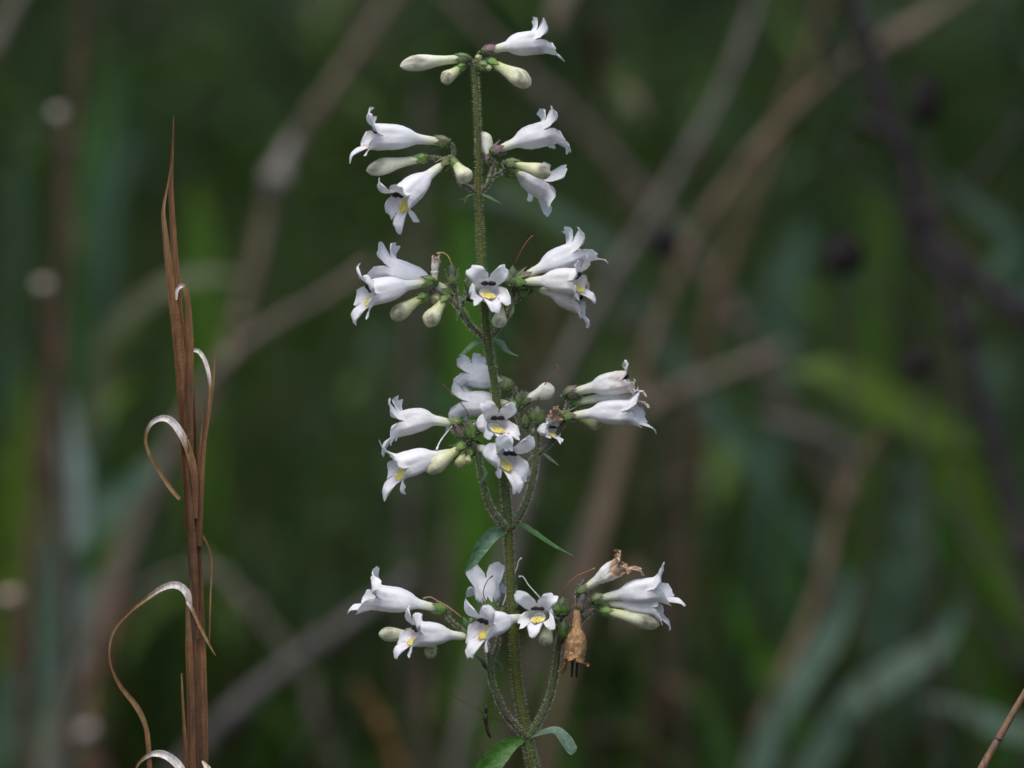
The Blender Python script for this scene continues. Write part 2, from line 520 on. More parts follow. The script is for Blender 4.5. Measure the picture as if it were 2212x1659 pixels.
# pale cut stubs that show as soft discs
def stub(x, y, D, r, c, label, tail):
    t = stalk([(x, y), (x + tail[0] * .4, y + tail[1] * .4), (x + tail[0], y + tail[1])], r * 1.2, D, (.13, .08, .055), label, sheath=False, taper=1.0, name='cut_stem')
    p = qd(x, y, D)
    mb = MB(); tube(mb, [p, p + (p - qd(x + tail[0] * .4, y + tail[1] * .4, D)).normalized() * .006], [r * S * D / D0 * 1.25] * 2, c, 12)
    mb.build('cut_face', M_STALK, t, p)
stub(125, 258, 2.75, 12, (.4, .36, .3), 'pale tipped snapped stem beside the reddish brown stalk', (10, 420))
stub(95, 628, 2.75, 13, (.42, .36, .31), 'pale pinkish snapped stem lower beside the reddish brown stalk', (24, 380))
stub(22, 1300, 2.75, 18, (.45, .33, .28), 'pale pink snapped stem low at the edge of the grass', (40, 330))
stub(190, 1590, 2.8, 20, (.45, .36, .34), 'pale greyish pink snapped stem under the curled grass leaf', (70, 160))

# dark woody branch on the right
stalk([(1815, -60), (1850, 20), (1890, 150), (1950, 320), (1985, 420), (2010, 500), (2090, 585), (2180, 660), (2300, 760)], 44, 2.75, DARK, 'dark bare woody branch arching down at the edge of the thicket', name='bare_branch', cat='branch', mat=M_BARK, twigs=3, sheath=False, taper=.8)
stalk([(1850, 260), (1930, 300), (1965, 400), (1985, 520), (2060, 640), (2100, 790), (2150, 960), (2185, 1100), (2240, 1300), (2270, 1600)], 46, 2.8, (.075, .062, .066), 'second dark bare branch running down below the arching one', name='bare_branch', cat='branch', mat=M_BARK, twigs=3, sheath=False, taper=.7)
stalk([(1880, 1000), (1960, 1050), (2080, 1140), (2200, 1270), (2260, 1420)], 16, 2.7, (.09, .075, .07), 'thin dark twig curving below the bright green leaf', name='bare_branch', cat='branch', mat=M_BARK, sheath=False)

# dried dark seed heads
def seed_head(x, y, D, r, tail, label, el=1.0):
    c = qd(x, y, D)
    P = [c] + bg_path([(x + tail[0] * .3, y + tail[1] * .3), (x + tail[0], y + tail[1])], D)
    path = [Vector(p) for p in cr([tuple(p) for p in P], 6)]
    t = empty('seed_head', path[-1], label, 'seed head', 'dried seed heads')
    mb = MB(); tube(mb, path, [.0012] * len(path), (.05, .04, .03), 6)
    mb.build('stem', M_STALK, t, path[-1])
    mb = MB()
    R = r * S * D / D0
    n1, n2 = 14, 9
    v, f = [], []
    for i in range(n2):
        ph = math.pi * i / (n2 - 1)
        for k in range(n1):
            a = 2 * math.pi * k / n1
            rr = R * (1 + .22 * ((i + k) % 2))
            v.append(c + Vector((rr * math.sin(ph) * math.cos(a), rr * math.sin(ph) * math.sin(a), rr * el * math.cos(ph))))
    for i in range(n2 - 1):
        for k in range(n1):
            f.append((i * n1 + k, i * n1 + (k + 1) % n1, (i + 1) * n1 + (k + 1) % n1, (i + 1) * n1 + k))
    mb.add(v, f, (.012, .009, .009))
    mb.build('head', M_BARK, t, c, smooth=False)
seed_head(1822, 552, 2.62, 39, (30, 420), 'round black dried seed head on a thin stem between tan stalks')
seed_head(1985, 785, 2.62, 28, (20, 400), 'small dark dried seed head above the bright green leaf')
seed_head(1998, 218, 2.62, 28, (50, 500), 'dark dried seed head hugging the arching dark branch', 1.7)
seed_head(1432, 522, 2.62, 31, (20, 420), 'dark dried seed head crossing the grey tan stalk')

# single broad blades that read as soft coloured bands
def blade(pts, w, D, c, label, group='broad green blades behind the flowers', ground=True, nrm=(.1, -1, .35), dd=0.0):
    P = bg_path(pts, D, ground, dd)
    path = [Vector(p) for p in cr([tuple(p) for p in P], 6)]
    n = len(path)
    k_ = S * D / D0
    wd = [w * .5 * k_ * max(.03, min(1, (i / (n - 1)) * 5) ** .7 * (1 - .5 * max(0, i / (n - 1) - .6))) for i in range(n)]
    t = MB(); ribbon(t, path, wd, c, Vector(nrm), .25, 6, wave=.15)
    o_ = t.build('green_blade', M_BLADE, None, path[-1])
    return tag(o_, label, 'grass blade', group)
YG = (.058, .105, .006); GR = (.035, .09, .022); TEAL_SHEEN = (.05, .095, .06); TEAL_SHEEN2 = (.075, .125, .09)  # teal tones have the sky's blue reflection painted into the blade colour
blade([(1700, 800), (1790, 805), (1880, 850), (1980, 910), (2050, 960), (2090, 1080)], 95, 2.85, YG, 'bright yellow green broad blade bending over beside the dark branch', nrm=(0, -1, .8))
blade([(1990, 900), (2020, 960), (2045, 1010), (2060, 1120)], 110, 2.9, (.036, .10, .006), 'vivid green broad blade beneath the yellow green one', nrm=(0, -1, .5))
blade([(1850, 1240), (1815, 1330), (1760, 1430), (1690, 1540), (1630, 1680)], 62, 2.8, TEAL_SHEEN2, 'pale blue green blade standing beside the tan stalk', nrm=(0, -1, 1))
blade([(2080, 1290), (2030, 1390), (1930, 1460), (1830, 1530), (1760, 1650)], 70, 2.85, TEAL_SHEEN2, 'second pale blue green blade leaning further from the tan stalk', nrm=(0, -1, 1))
blade([(1990, 1505), (2080, 1540), (2180, 1580), (2280, 1640)], 60, 2.8, TEAL_SHEEN2, 'pale blue green blade bending towards the thin tan twig', nrm=(0, -1, 1.2))
blade([(1700, 1040), (1700, 1220), (1720, 1400), (1690, 1600)], 60, 3.0, GR, 'dark green upright blade behind the tan stalk')
blade([(1560, 1250), (1620, 1380), (1680, 1480), (1720, 1600)], 70, 2.95, (.045, .12, .01), 'fresh green blade slanting towards the foot of the tan stalk')
blade([(1960, 980), (1970, 1070), (1960, 1180), (1930, 1300)], 120, 3.1, TEAL_SHEEN, 'wide soft blue green leaf under the thin dark twig', nrm=(0, -1, 1))
blade([(360, 960), (290, 1050), (210, 1130), (130, 1210), (80, 1400)], 90, 2.85, TEAL_SHEEN, 'wide blue green blade slanting behind the dry grass clump', nrm=(0, -1, 1))
blade([(150, 850), (150, 960), (160, 1060), (150, 1300)], 62, 2.85, (.18, .24, .22), 'whitish green blade with a painted sheen beside the reddish brown stalk', nrm=(0, -1, 1.2))  # sheen is painted as a paler base colour, same material as the rest
blade([(60, 800), (40, 950), (30, 1050), (10, 1300)], 80, 2.95, YG, 'yellow green upright blade outside the reddish brown stalk')
blade([(330, 980), (270, 1060), (210, 1200), (190, 1500)], 75, 3.0, (.045, .125, .01), 'vivid green blade under the wide blue green one')
blade([(420, 380), (430, 520), (440, 680), (430, 900)], 90, 3.2, (.05, .115, .008), 'bright green blade behind the tip of the dry grass')
blade([(260, 100), (220, 240), (190, 400), (180, 700)], 80, 3.2, GR, 'upright green blade next to the reddish brown stalk top')
blade([(290, 250), (270, 330), (230, 450), (220, 700)], 55, 3.1, (.035, .075, .045), 'soft blue green blade behind the upper reddish stalk')
blade([(240, 1220), (190, 1290), (140, 1400), (100, 1560)], 50, 2.85, (.13, .16, .11), 'pale grey green blade left of the rusty stem', nrm=(0, -1, 1))
blade([(1010, 450), (1000, 540), (1005, 660), (1010, 800)], 80, 2.95, (.05, .13, .008), 'vivid green blade close behind the flower stem')
blade([(960, 420), (1060, 425), (1180, 460), (1330, 560), (1400, 700)], 50, 3.0, TEAL_SHEEN, 'arching blue green blade behind the second flower tier', nrm=(0, -1, 1.1))
blade([(1200, 1180), (1190, 1350), (1190, 1550), (1200, 1700)], 90, 2.95, (.042, .11, .01), 'broad green blade right behind the lowest flowers')
blade([(1480, 1480), (1540, 1560), (1560, 1640), (1560, 1720)], 60, 2.9, GR, 'low green blade right of the flowering plant foot')
blade([(560, 600), (430, 600), (330, 640), (230, 740), (200, 900)], 46, 2.95, (.07, .08, .035), 'olive arching blade behind the dry grass clump', nrm=(0, -1, 1.1))
blade([(60, 200), (40, 420), (30, 560), (20, 800)], 45, 3.2, (.03, .065, .035), 'blue green blade at the outer side of the snapped stems', nrm=(0, -1, 1))
blade([(1880, 380), (1900, 480), (1890, 560), (1880, 760)], 75, 3.1, (.034, .075, .006), 'fresh green blade above the round black seed head')
blade([(1740, 470), (1720, 540), (1690, 640), (1680, 860)], 70, 3.15, TEAL_SHEEN, 'grey green blade left of the round black seed head', nrm=(0, -1, 1))
blade([(2030, 380), (2110, 450), (2180, 520), (2240, 700)], 52, 2.95, TEAL_SHEEN, 'blue green blade behind the bend of the dark branch', nrm=(0, -1, 1))

# leafy herbs of the undergrowth
HP = [((.032, .072, .012), 'fresh green'), ((.045, .08, .009), 'yellow green'), ((.028, .06, .032), 'blue green'), ((.075, .055, .03), 'withered brown')]
hr = random.Random(5)
for i in range(52):
    D = hr.uniform(2.85, 4.3)
    hx = hr.uniform(-.17, .17) * D * 1.5; h = hr.uniform(.62, 1.04)
    kind = hr.choices(range(4), (5, 4, 3, 3))[0]
    c, cn = HP[kind]
    base = Vector((hx, D, -.01))
    lean = Vector((hr.uniform(-.3, .3), hr.uniform(-.12, .12), 0)) * h
    t = empty('leafy_herb', base, cn + ' slender leafy herb standing in the undergrowth behind the flowers', 'herb', cn + ' herbs in the undergrowth')
    path = [base + lean * u * u + Vector((0, 0, h * u)) for u in np.linspace(0, 1, 12)]
    mb = MB(); tube(mb, path, list(np.linspace(.0035, .0012, 12)), tuple(x * 1.1 for x in c), 6)
    mb.build('stem', M_GRASS, t, base)
    mb = MB()
    a = hr.uniform(0, 6)
    for k in range(20):
        u = .3 + .7 * k / 19
        p = base + lean * u * u + Vector((0, 0, h * u))
        a += 2.4 + hr.uniform(-.4, .4)
        L_ = hr.uniform(.05, .10) * (1.15 - .5 * u); rise = hr.uniform(.1, .9); droop = hr.uniform(.3, 1.3)
        d = Vector((math.cos(a), math.sin(a), 0))
        lp = [p + d * L_ * v_ + Vector((0, 0, L_ * (rise * v_ - droop * v_ * v_))) for v_ in (0, .25, .5, .75, 1)]
        w_ = L_ * hr.uniform(.12, .2)
        g_ = hr.uniform(.65, 1.35)
        ribbon(mb, lp, [w_ * .3, w_, w_ * .95, w_ * .6, .0004], tuple(x * g_ for x in c), Vector((0, 0, 1)), .3, 2)
    mb.build('foliage', M_GRASS if kind < 3 else M_STRAW, t, base)

# ------------------------------------------------------------------ the flowering plant
STEM_PTS = [(1025, 128, 0, 5.5), (1029, 200, 0, 5.8), (1033, 300, 0, 6), (1034, 420, 0, 6.5), (1040, 560, 0, 7.2), (1053, 733, 0, 8.2),
            (1068, 830, -6, 8.6), (1082, 960, -8, 9), (1092, 1060, -6, 9.2), (1098, 1147, 0, 9.6), (1105, 1300, 0, 10), (1118, 1480, 0, 10.5), (1139, 1594, 0, 12), (1152, 1659, 0, 12.5), (1180, 1800, 0, 13)]
sp, sr = px_path(STEM_PTS, 8)
last = sp[-1]
root = Vector((last.x + .05, last.y + .01, -.02))
for t in (.25, .5, .75, 1.0):
    sp.append(last.lerp(root, t) + Vector((.012 * math.sin(t * math.pi), 0, 0))); sr.append(13.5 * S)
PLANT = empty('flowering_plant', (root.x, root.y, 0), 'tall upright plant with tiers of white tubular flowers on a hairy green stem', 'wildflower')
PO = ORIGIN[PLANT.name]
mb = MB()
GREEN = (.075, .115, .03); PURP = (.085, .05, .048)
def stem_col(i, p):
    n_ = noise.noise(p * 40)
    return lerp((.095, .108, .012), (.055, .08, .012), max(0, min(1, .5 + n_)))
tube(mb, sp, sr, [stem_col(i, p) for i, p in enumerate(sp)], 14, True, .05, 500)
mb.build('stem', M_STEM, PLANT, PO)
hairs_on_tube(sp[:-4], sr[:-4], 7500, 7.0)

def branch(pts, purple=.35, hair=2.2, name='branch', parent=None):
    P, R = px_path(pts, 6)
    mb_ = MB()
    cols = [lerp(GREEN, PURP, min(1, max(0, purple + .5 * noise.noise(p * 60)))) for p in P]
    tube(mb_, P, R, cols, 10, True, .06, 500)
    ln = sum((P[i + 1] - P[i]).length for i in range(len(P) - 1)) / S
    hairs_on_tube(P, R, int(ln * hair * 1.5), 5.5)
    return mb_.build(name, M_STEM, parent or PLANT, P[0])

def calyx(parent, B, A, size=1.0, purple=.2, flare=.55, spread=10.5):
    """five pointed sepals round a small cup"""
    mb_ = MB()
    a = Vector((0, -1, 0)); U = (a - A * a.dot(A)).normalized(); W_ = A.cross(U)
    off = random.uniform(0, 1.2)
    r0 = spread * S * size
    for k in range(5):
        th = off + k * 2 * math.pi / 5
        N_ = U * math.cos(th) + W_ * math.sin(th); T_ = A.cross(N_)
        L_ = random.uniform(28, 40) * S * size
        fl = flare * random.uniform(.3, 1.5)
        rows = 8
        v, f, c = [], [], []
        for i in range(rows):
            t = i / (rows - 1)
            wdt = r0 * (.30 + .62 * math.sin(math.pi * min(1, .12 + t * .8)) ** .8) * (1 - t ** 3) + .2 * S
            rr = r0 * (.35 + .75 * min(1, t * 3.2) + fl * t * t)
            for s_ in (-1, -.5, 0, .5, 1):
                v.append(B + A * (L_ * t - 3 * S) + N_ * (rr + (.10 - .28 * s_ * s_) * r0 * (1 - t)) + T_ * (wdt * s_))
                pc = lerp((.13, .25, .045), (.20, .11, .15), min(1, max(0, purple + .6 * noise.noise(v[-1] * 220) + (.35 * t ** 3))))
                c.append(tuple(x * (1.2 if s_ == 0 else 1) for x in pc))
        for i in range(rows - 1):
            for s_ in range(4):
                f.append((i * 5 + s_, i * 5 + s_ + 1, i * 5 + s_ + 6, i * 5 + s_ + 5))
        mb_.add(v, f, c)
    # cup
    tube(mb_, [B - A * 4 * S * size, B, B + A * 5 * S * size], [r0 * .5, r0 * .95, r0 * 1.0], (.09, .15, .035), 10, True)
    hairs_on_mesh(mb_, int(90 * size), 4.5)
    return mb_.build('calyx', M_CALYX, parent, B)

def pedicel(parent, att, B, A, r=4.0, purple=.4):
    if att is None: return
    p0 = q(*att)
    e = B - A * 3 * S
    mid = p0.lerp(e, .55) - A * (p0 - e).length * .18
    P = [Vector(p) for p in cr([tuple(p0), tuple(mid), tuple(e)], 6)]
    R = list(np.linspace(r * .9, r * 1.15, len(P)) * S)
    mb_ = MB()
    tube(mb_, P, R, [lerp(GREEN, PURP, min(1, max(0, purple + .4 * noise.noise(p * 90)))) for p in P], 8, True)
    ln = (p0 - e).length / S
    hairs_on_tube(P, R, int(ln * 2.2), 4.2)
    mb_.build('pedicel', M_STEM, parent, P[0])

NSEG = 40
def flower(base, mouth, att=None, size=1.0, up=(0, -1, .0), wilt=0.0, brown=0.0, ul=1.0, ll=1.0, uphi=1.0, lphi=1.0, seed=None, cal=True, purple=.25,
           slim=1.0, bend=0.0, name='flower', allbrown=0.0, tone=0.0, sep=1.0, spread_l=1.0, label=None):
    """base / mouth = (x, y, z); two erect upper lobes, three spreading lower lobes"""
    rs = random.Random(seed if seed is not None else int(base[0] * 7 + base[1] * 13))
    B = q(*base); Mo = q(*mouth)
    A = (Mo - B); L_ = A.length / S; A.normalize()
    u_ = dvec(*up); DZ = (u_ - A * u_.dot(A)).normalized(); LY = DZ.cross(A)
    xs = [0, .06, .18, .30, .37, .45, .55, .68, .85, 1.0]
    rsz = [7, 9, 10, 11, 14.5, 21, 25.5, 28, 28.5, 28]
    rows = 22
    nz_seed = Vector((rs.random() * 50, rs.random() * 50, rs.random() * 50))
    verts, cols = [], []
    def local(x, y, z):
        return B + (A * x + LY * y + DZ * z) * S
    WHITE = lerp((.86, .865, .885), (.84, .80, .72), tone)
    GRN = (.70, .74, .48); TAN_ = (.36, .19, .075)
    def mouth_x(th):
        c_ = math.cos(th)
        return L_ + size * (-24 * (1 - c_ * c_) + (-3 if c_ > 0 else 4) * c_ * c_)
    def pigment(t, n_):
        c_ = lerp(GRN, WHITE, min(1, max(0, (t - .02) / .36)))
        b_ = max(allbrown, brown * max(0, min(1, (t - .72 + .25 * n_) / .25)))
        return lerp(c_, lerp(TAN_, (.48, .31, .16), max(0, min(1, .5 + n_))), min(1, b_))
    for i in range(rows + 1):
        t = i / rows
        r = interp(xs, rsz, t) * size
        if wilt: r *= 1 - wilt * .45 * max(0, t - .35)
        r *= slim if t > .4 else 1
        for k in range(NSEG):
            th = 2 * math.pi * k / NSEG
            x = t * (L_ * (1 - t) + mouth_x(th) * t)
            sy, cz = math.sin(th), math.cos(th)
            ridge = 1 + .045 * t * math.cos(2 * th) * 0 + .06 * t * math.cos(5 * th + math.pi) - .05 * max(0, t - .3) * math.exp(-((abs(math.atan2(math.sin(th), math.cos(th))) - 1.15) / .16) ** 2) * 2 + .03 * t * math.cos(10 * th)
            n_ = noise.noise(Vector((x * .03, sy * 1.2, cz * 1.2)) + nz_seed)
            n2 = noise.noise(Vector((x * .12, sy * 3.5, cz * 3.5)) + nz_seed)
            rr = r * ridge * (1 + .07 * n_ + (.04 + wilt * .30) * t * n2)
            zc = bend * size * math.sin(math.pi * t) + (2.5 * size * math.sin(math.pi * t))
            verts.append(local(x, rr * sy * 1.06, rr * cz * .97 + zc))
            cc = pigment(t, n2)
            if t > .45:
                ln = max(0, math.cos(10 * th)) ** 6 * .10 * (t - .45) * 1.8
                cc = lerp(cc, (.45, .30, .55), ln)
            cols.append(cc)
    tube_f = []
    for i in range(rows):
        for k in range(NSEG):
            k2 = (k + 1) % NSEG
            tube_f.append((i * NSEG + k, (i + 1) * NSEG + k, (i + 1) * NSEG + k2, i * NSEG + k2))
    Rm = 28 * size * (1 - wilt * .28) * slim
    lobes_f = []
    # centre angle, length, start angle, end angle, direction the lobe bends towards, widening
    defs = [(36, 55 * ul, 26, 88 * uphi, 44 * sep, 1.3), (108, 55 * ll, -4, 58 * lphi, 140 - 8 * (spread_l - 1), 1.10), (180, 58 * ll, -4, 58 * lphi, 180, 1.05),
            (252, 55 * ll, -4, 58 * lphi, 220 + 8 * (spread_l - 1), 1.10), (324, 55 * ul, 26, 88 * uphi, 360 - 44 * sep, 1.3)]
    TR, NC = 12, 8
    for li, (tc, ln_, p0, p1, tdir, wid) in enumerate(defs):
        ln_ = ln_ * size * rs.uniform(.9, 1.12) * (1 - .45 * wilt)
        p1 = p1 * rs.uniform(.82, 1.2) + rs.uniform(-8, 8)
        twist = rs.uniform(-.25, .25)
        cup = rs.uniform(-.3, .35)
        curl = rs.uniform(0, 38) + (30 if li in (0, 4) else 12)
        notch = rs.uniform(0, .16)
        thd = math.radians(tdir)
        Nd = Vector((0, math.sin(thd), math.cos(thd)))
        thc = math.radians(tc)
        Tc = Vector((0, math.cos(thc), -math.sin(thc)))
        # path of the lobe's middle line in (x, Nd)
        path = [(0.0, 0.0)]; ang = []
        for j in range(1, TR * 2 + 1):
            t = j / (TR * 2)
            ph = math.radians(p0 + (p1 - p0) * min(1, t * 1.5) ** 1.1 + curl * max(0, t - .55) / .45)
            ang.append(ph)
            path.append((path[-1][0] + math.cos(ph) * ln_ / (TR * 2), path[-1][1] + math.sin(ph) * ln_ / (TR * 2)))
        ang = [ang[0]] + ang
        def at(t):
            u = max(0, min(.9999, t)) * TR * 2
            i0 = int(u); fr_ = u - i0
            a_, b_ = path[i0], path[i0 + 1]
            return a_[0] + (b_[0] - a_[0]) * fr_, a_[1] + (b_[1] - a_[1]) * fr_, ang[i0] + (ang[i0 + 1] - ang[i0]) * fr_
        k0 = round((tc - 36) / 9)
        grid = [[rows * NSEG + (k0 + k) % NSEG for k in range(NC + 1)]]
        for j in range(1, TR + 1):
            t = j / TR
            row = []
            for k in range(NC + 1):
                s_ = -1 + 2 * k / NC
                th = math.radians(tc + 36 * s_)
                mi = rows * NSEG + (k0 + k) % NSEG
                edge = (1 - .76 * abs(s_) ** 4.0)
                edge *= 1 - notch * math.exp(-(s_ * 3.2) ** 2) + .05 * math.sin(s_ * 7 + li * 2 + nz_seed.x)
                te = t * edge
                px, pn, ph = at(te)
                Wd = Rm * math.sin(math.radians(36)) * (1 + (wid - 1 + .62) * math.sin(math.pi * min(1, te * .95)) ** .8)
                # start on the mouth rim, then relax into the lobe's own plane
                m_ = verts[mi] - B
                lx, ly, lz = m_.dot(A) / S, m_.dot(LY) / S, m_.dot(DZ) / S
                blend = min(1, te * 2.2); blend = blend * blend * (3 - 2 * blend)
                rim = Vector((lx, ly, lz)) + Vector((px, Nd.y * pn, Nd.z * pn))
                rc = Vector((mouth_x(thc), Rm * math.sin(thc) * 1.06, Rm * math.cos(thc) * .97))
                nrm = Vector((-math.sin(ph), 0, 0)) + Nd * math.cos(ph)
                sag = (cup * s_ * s_ * .8 + twist * s_) * Wd * te
                flat = rc + Vector((px, Nd.y * pn, Nd.z * pn)) + Tc * (s_ * Wd) + nrm * (sag - .12 * Wd * s_ * s_)
                p = rim.lerp(flat, blend * .62)
                wv = Vector((noise.noise(p * .05 + nz_seed), noise.noise(p * .05 + nz_seed * 2), noise.noise(p * .05 - nz_seed)))
                w2 = Vector((noise.noise(p * .13 + nz_seed), noise.noise(p * .13 + nz_seed * 2), noise.noise(p * .13 - nz_seed)))
                p += wv * (5.0 * size * te) + w2 * ((2.6 + 16 * wilt) * size * te)
                verts.append(local(*p))
                n2 = noise.noise(p * .1 + nz_seed)
                cc = lerp(WHITE, lerp(TAN_, (.46, .28, .13), .5 + .5 * n2), min(1, max(allbrown, brown * (.75 + n2))))
                if li in (1, 2, 3):
                    vein = max(math.exp(-((s_) / .13) ** 2), math.exp(-((abs(s_) - .5) / .12) ** 2)) * max(0, 1 - te / .62)
                    cc = lerp(cc, (.42, .20, .44), .30 * vein * (1 - allbrown))
                    cc = lerp(cc, (.62, .42, .55), .20 * max(0, 1 - te / .45))
                cols.append(cc)
                row.append(len(verts) - 1)
            grid.append(row)
        fl = []
        for j in range(TR):
            for k in range(NC):
                fl.append((grid[j][k], grid[j + 1][k], grid[j + 1][k + 1], grid[j][k + 1]))
        lobes_f.append(fl)
    # shared normals so that tube and petals meet without a seam
    tm = bpy.data.meshes.new('tmp')
    tm.from_pydata([tuple(v_ - B) for v_ in verts], [], tube_f + [f_ for fl in lobes_f for f_ in fl])
    nrms = [vn.vector.copy() for vn in tm.vertex_normals]
    bpy.data.meshes.remove(tm)
    def sub(faces):
        ids = sorted({i for f_ in faces for i in f_})
        mp = {i: j for j, i in enumerate(ids)}
        m_ = MB(); m_.v = [verts[i] for i in ids]; m_.c = [cols[i] for i in ids]
        m_.f = [tuple(mp[i] for i in f_) for f_ in faces]
        return m_, [nrms[i] for i in ids]
    mat = M_PETAL if allbrown < .5 else M_DRY
    m_, nn = sub(tube_f)
    fo = m_.build(name, mat, PLANT, B, normals=nn)
    if label: fo['label'] = label
    hairs_on_mesh(m_, 70, 3.0, (.85, .86, .84))
    for fl in lobes_f:
        m_, nn = sub(fl)
        m_.build('petal', mat if brown < .6 else M_DRY, fo, m_.v[0], normals=nn)
    # anthers under the upper lip
    if wilt < .5:
        for s_ in (-1, 1):
            m_ = MB()
            cx = L_ - 7 * size; r0 = Rm * .50
            P = [local(cx + 3 * size * u, s_ * (1.0 + 17.5 * u) * size, r0 - (1.0 + 4.5 * u * u - 3.2 * u) * size) for u in np.linspace(0, 1, 7)]
            R = [S * size * (2.0 + 3.6 * math.sin(math.pi * min(1, .15 + .8 * u)) + .7 * rs.uniform(-1, 1)) for u in np.linspace(0, 1, 7)]
            tube(m_, P, R, (.018, .012, .013), 8, True, .4, 2500)
            m_.build('anther', M_ANTHER, fo, P[0])
        # filaments are hidden inside the tube; the bearded yellow staminode lies on the floor
        m_ = MB()
        rows_, ns_ = 10, 8
        v, f, c = [], [], []
        for i in range(rows_ + 1):
            u = i / rows_
            hw = (10 + 9 * math.sin(math.pi * min(1, u * .8 + .1))) * size * (1 - .75 * max(0, u - .8) / .2)
            for k in range(ns_ + 1):
                s_ = -1 + 2 * k / ns_
                lump = 1.6 * noise.noise(Vector((u * 7, s_ * 4, nz_seed.x)))
                v.append(local(L_ - 30 * size + 37 * size * u, s_ * hw, (-Rm * (-.02 + .88 * u ** .9)) + (3.2 * (1 - s_ * s_) + lump) * size))
                c.append(lerp((.84, .83, .80), (.80, .68, .16), max(0, min(1, (u - .08) * 2.6 - 1.25 * abs(s_) ** 2 + lump * .2))))
        for i in range(rows_):
            for k in range(ns_):
                a_ = i * (ns_ + 1) + k
                f.append((a_, a_ + 1, a_ + ns_ + 2, a_ + ns_ + 1))
        m_.add(v, f, c)
        P = v
        for _ in range(110):
            p = rs.choice(v[20:]); d = (A * rs.uniform(-.2, 1) + DZ * rs.uniform(.2, 1) + LY * rs.uniform(-.6, .6)).normalized()
            e = d.orthogonal() * .5 * S
            m_.add([p - e, p + e, p + d * 4 * S * size], [(0, 1, 2)], (.80, .70, .24))
        m_.build('staminode', M_STAMINODE, fo, P[0])
    if cal:
        calyx(fo, B - A * 21 * S * size, A, size, purple)
        pedicel(fo, att, B - A * 24 * S * size, A)
        m2 = MB(); tube(m2, [B - A * 22 * S * size, B - A * 10 * S * size, B + A * S], [5 * S * size, 6.5 * S * size, 7 * S * size], (.62, .68, .40), 12)
        m2.build('tube_base', M_BUD, fo, B)
    return fo

def bud(base, tip, rad=17, att=None, tone=0.0, cal=True, dark=.5, seed=0, purple=.2):
    rs = random.Random(int(base[0] * 3 + base[1]) + seed)
    B = q(*base); T_ = q(*tip); A = T_ - B; L_ = A.length / S; A.normalize()
    a = Vector((0, -1, .5)); U = (a - A * a.dot(A)).normalized(); W_ = A.cross(U)
    k0 = min(1, L_ / 110)
    xs = [0, .08, .25, .42, .56, .70, .82, .92, .975, 1]
    ys = [.44, .50, .54 + .15 * (1 - k0), .72 + .1 * (1 - k0), .92, 1, .90, .64, .34, .05]
    sd_ = Vector((rs.random() * 30, rs.random() * 30, rs.random() * 30))
    v, f, c = [], [], []
    rows, ns = 22, 24
    for i in range(rows + 1):
        t = i / rows
        r = interp(xs, ys, t) * rad
        for k in range(ns):
            th = 2 * math.pi * k / ns
            n1 = noise.noise(Vector((t * 2.2, math.cos(th) * 1.1, math.sin(th) * 1.1)) + sd_)
            n2 = noise.noise(Vector((t * 6, math.cos(th) * 2.5, math.sin(th) * 2.5)) + sd_)
            fold = .09 * t * math.cos(3 * th + 5 * t + sd_.x)
            rr = r * (1 + .10 * n1 + .07 * n2 * t + fold)
            bow = math.sin(math.pi * t) * L_ * .03
            v.append(B + (A * (L_ * t) + (U * math.cos(th) + W_ * math.sin(th)) * rr + U * bow) * S)
            cc = lerp((.44, .53, .17), (.74, .75, .50), min(1, max(0, t / .5)))
            cc = lerp(cc, (.84, .84, .78), max(0, tone))
            if tone < 0: cc = lerp(cc, (.50, .52, .24), -tone)
            g_ = sum(math.exp(-((t - t0 + .1 * n1) / .10) ** 2 - ((abs((th - c0 + math.pi) % (2 * math.pi) - math.pi)) / .55) ** 2) for t0, c0 in ((.68, sd_.y % .5 - .25), (.84, 5.75), (.80, .6), (.72, 2.3), (.76, 4.1))) * max(.35, min(1, .8 + n2 * 1.5))
            g_ = min(1, g_)
            cc = lerp(cc, (.17, .15, .14), min(1, dark * 1.5) * g_)
            g2 = math.exp(-((t - .9) / .06) ** 2) * max(0, min(1, n1 * 3))
            cc = lerp(cc, (.36, .24, .15), dark * g2)
            c.append(cc)
    for i in range(rows):
        for k in range(ns):
            k2 = (k + 1) % ns
            f.append((i * ns + k, i * ns + k2, (i + 1) * ns + k2, (i + 1) * ns + k))
    m_ = MB(); m_.add(v, f, c)
    o_ = m_.build('bud', M_BUD, PLANT, B)
    hairs_on_mesh(m_, 110, 3.2, (.8, .82, .72))
    if cal:
        k_ = .9 if L_ > 60 else .72
        calyx(o_, B - A * 19 * S * k_, A, k_, purple, .3)
        pedicel(o_, att, B - A * 22 * S * k_, A, 3.6)
        m2 = MB(); tube(m2, [B - A * 20 * S * k_, B - A * 8 * S * k_, B + A * S], [5 * S, .40 * rad * S, .44 * rad * S], (.42, .50, .17), 12)
        m2.build('tube_base', M_BUD, o_, B)
    return o_

def style(parent, pts, c0=(.12, .05, .035), c1=(.45, .22, .12), r=1.1):
    P, _ = px_path([p + (1,) for p in pts], 6)
    n = len(P)
    m_ = MB(); tube(m_, P, [r * S * (1 if i < n - 3 else 1.5) for i in range(n)], [lerp(c0, c1, i / (n - 1)) for i in range(n)], 6, True)
    return m_.build('style', M_STEM, parent, P[0])

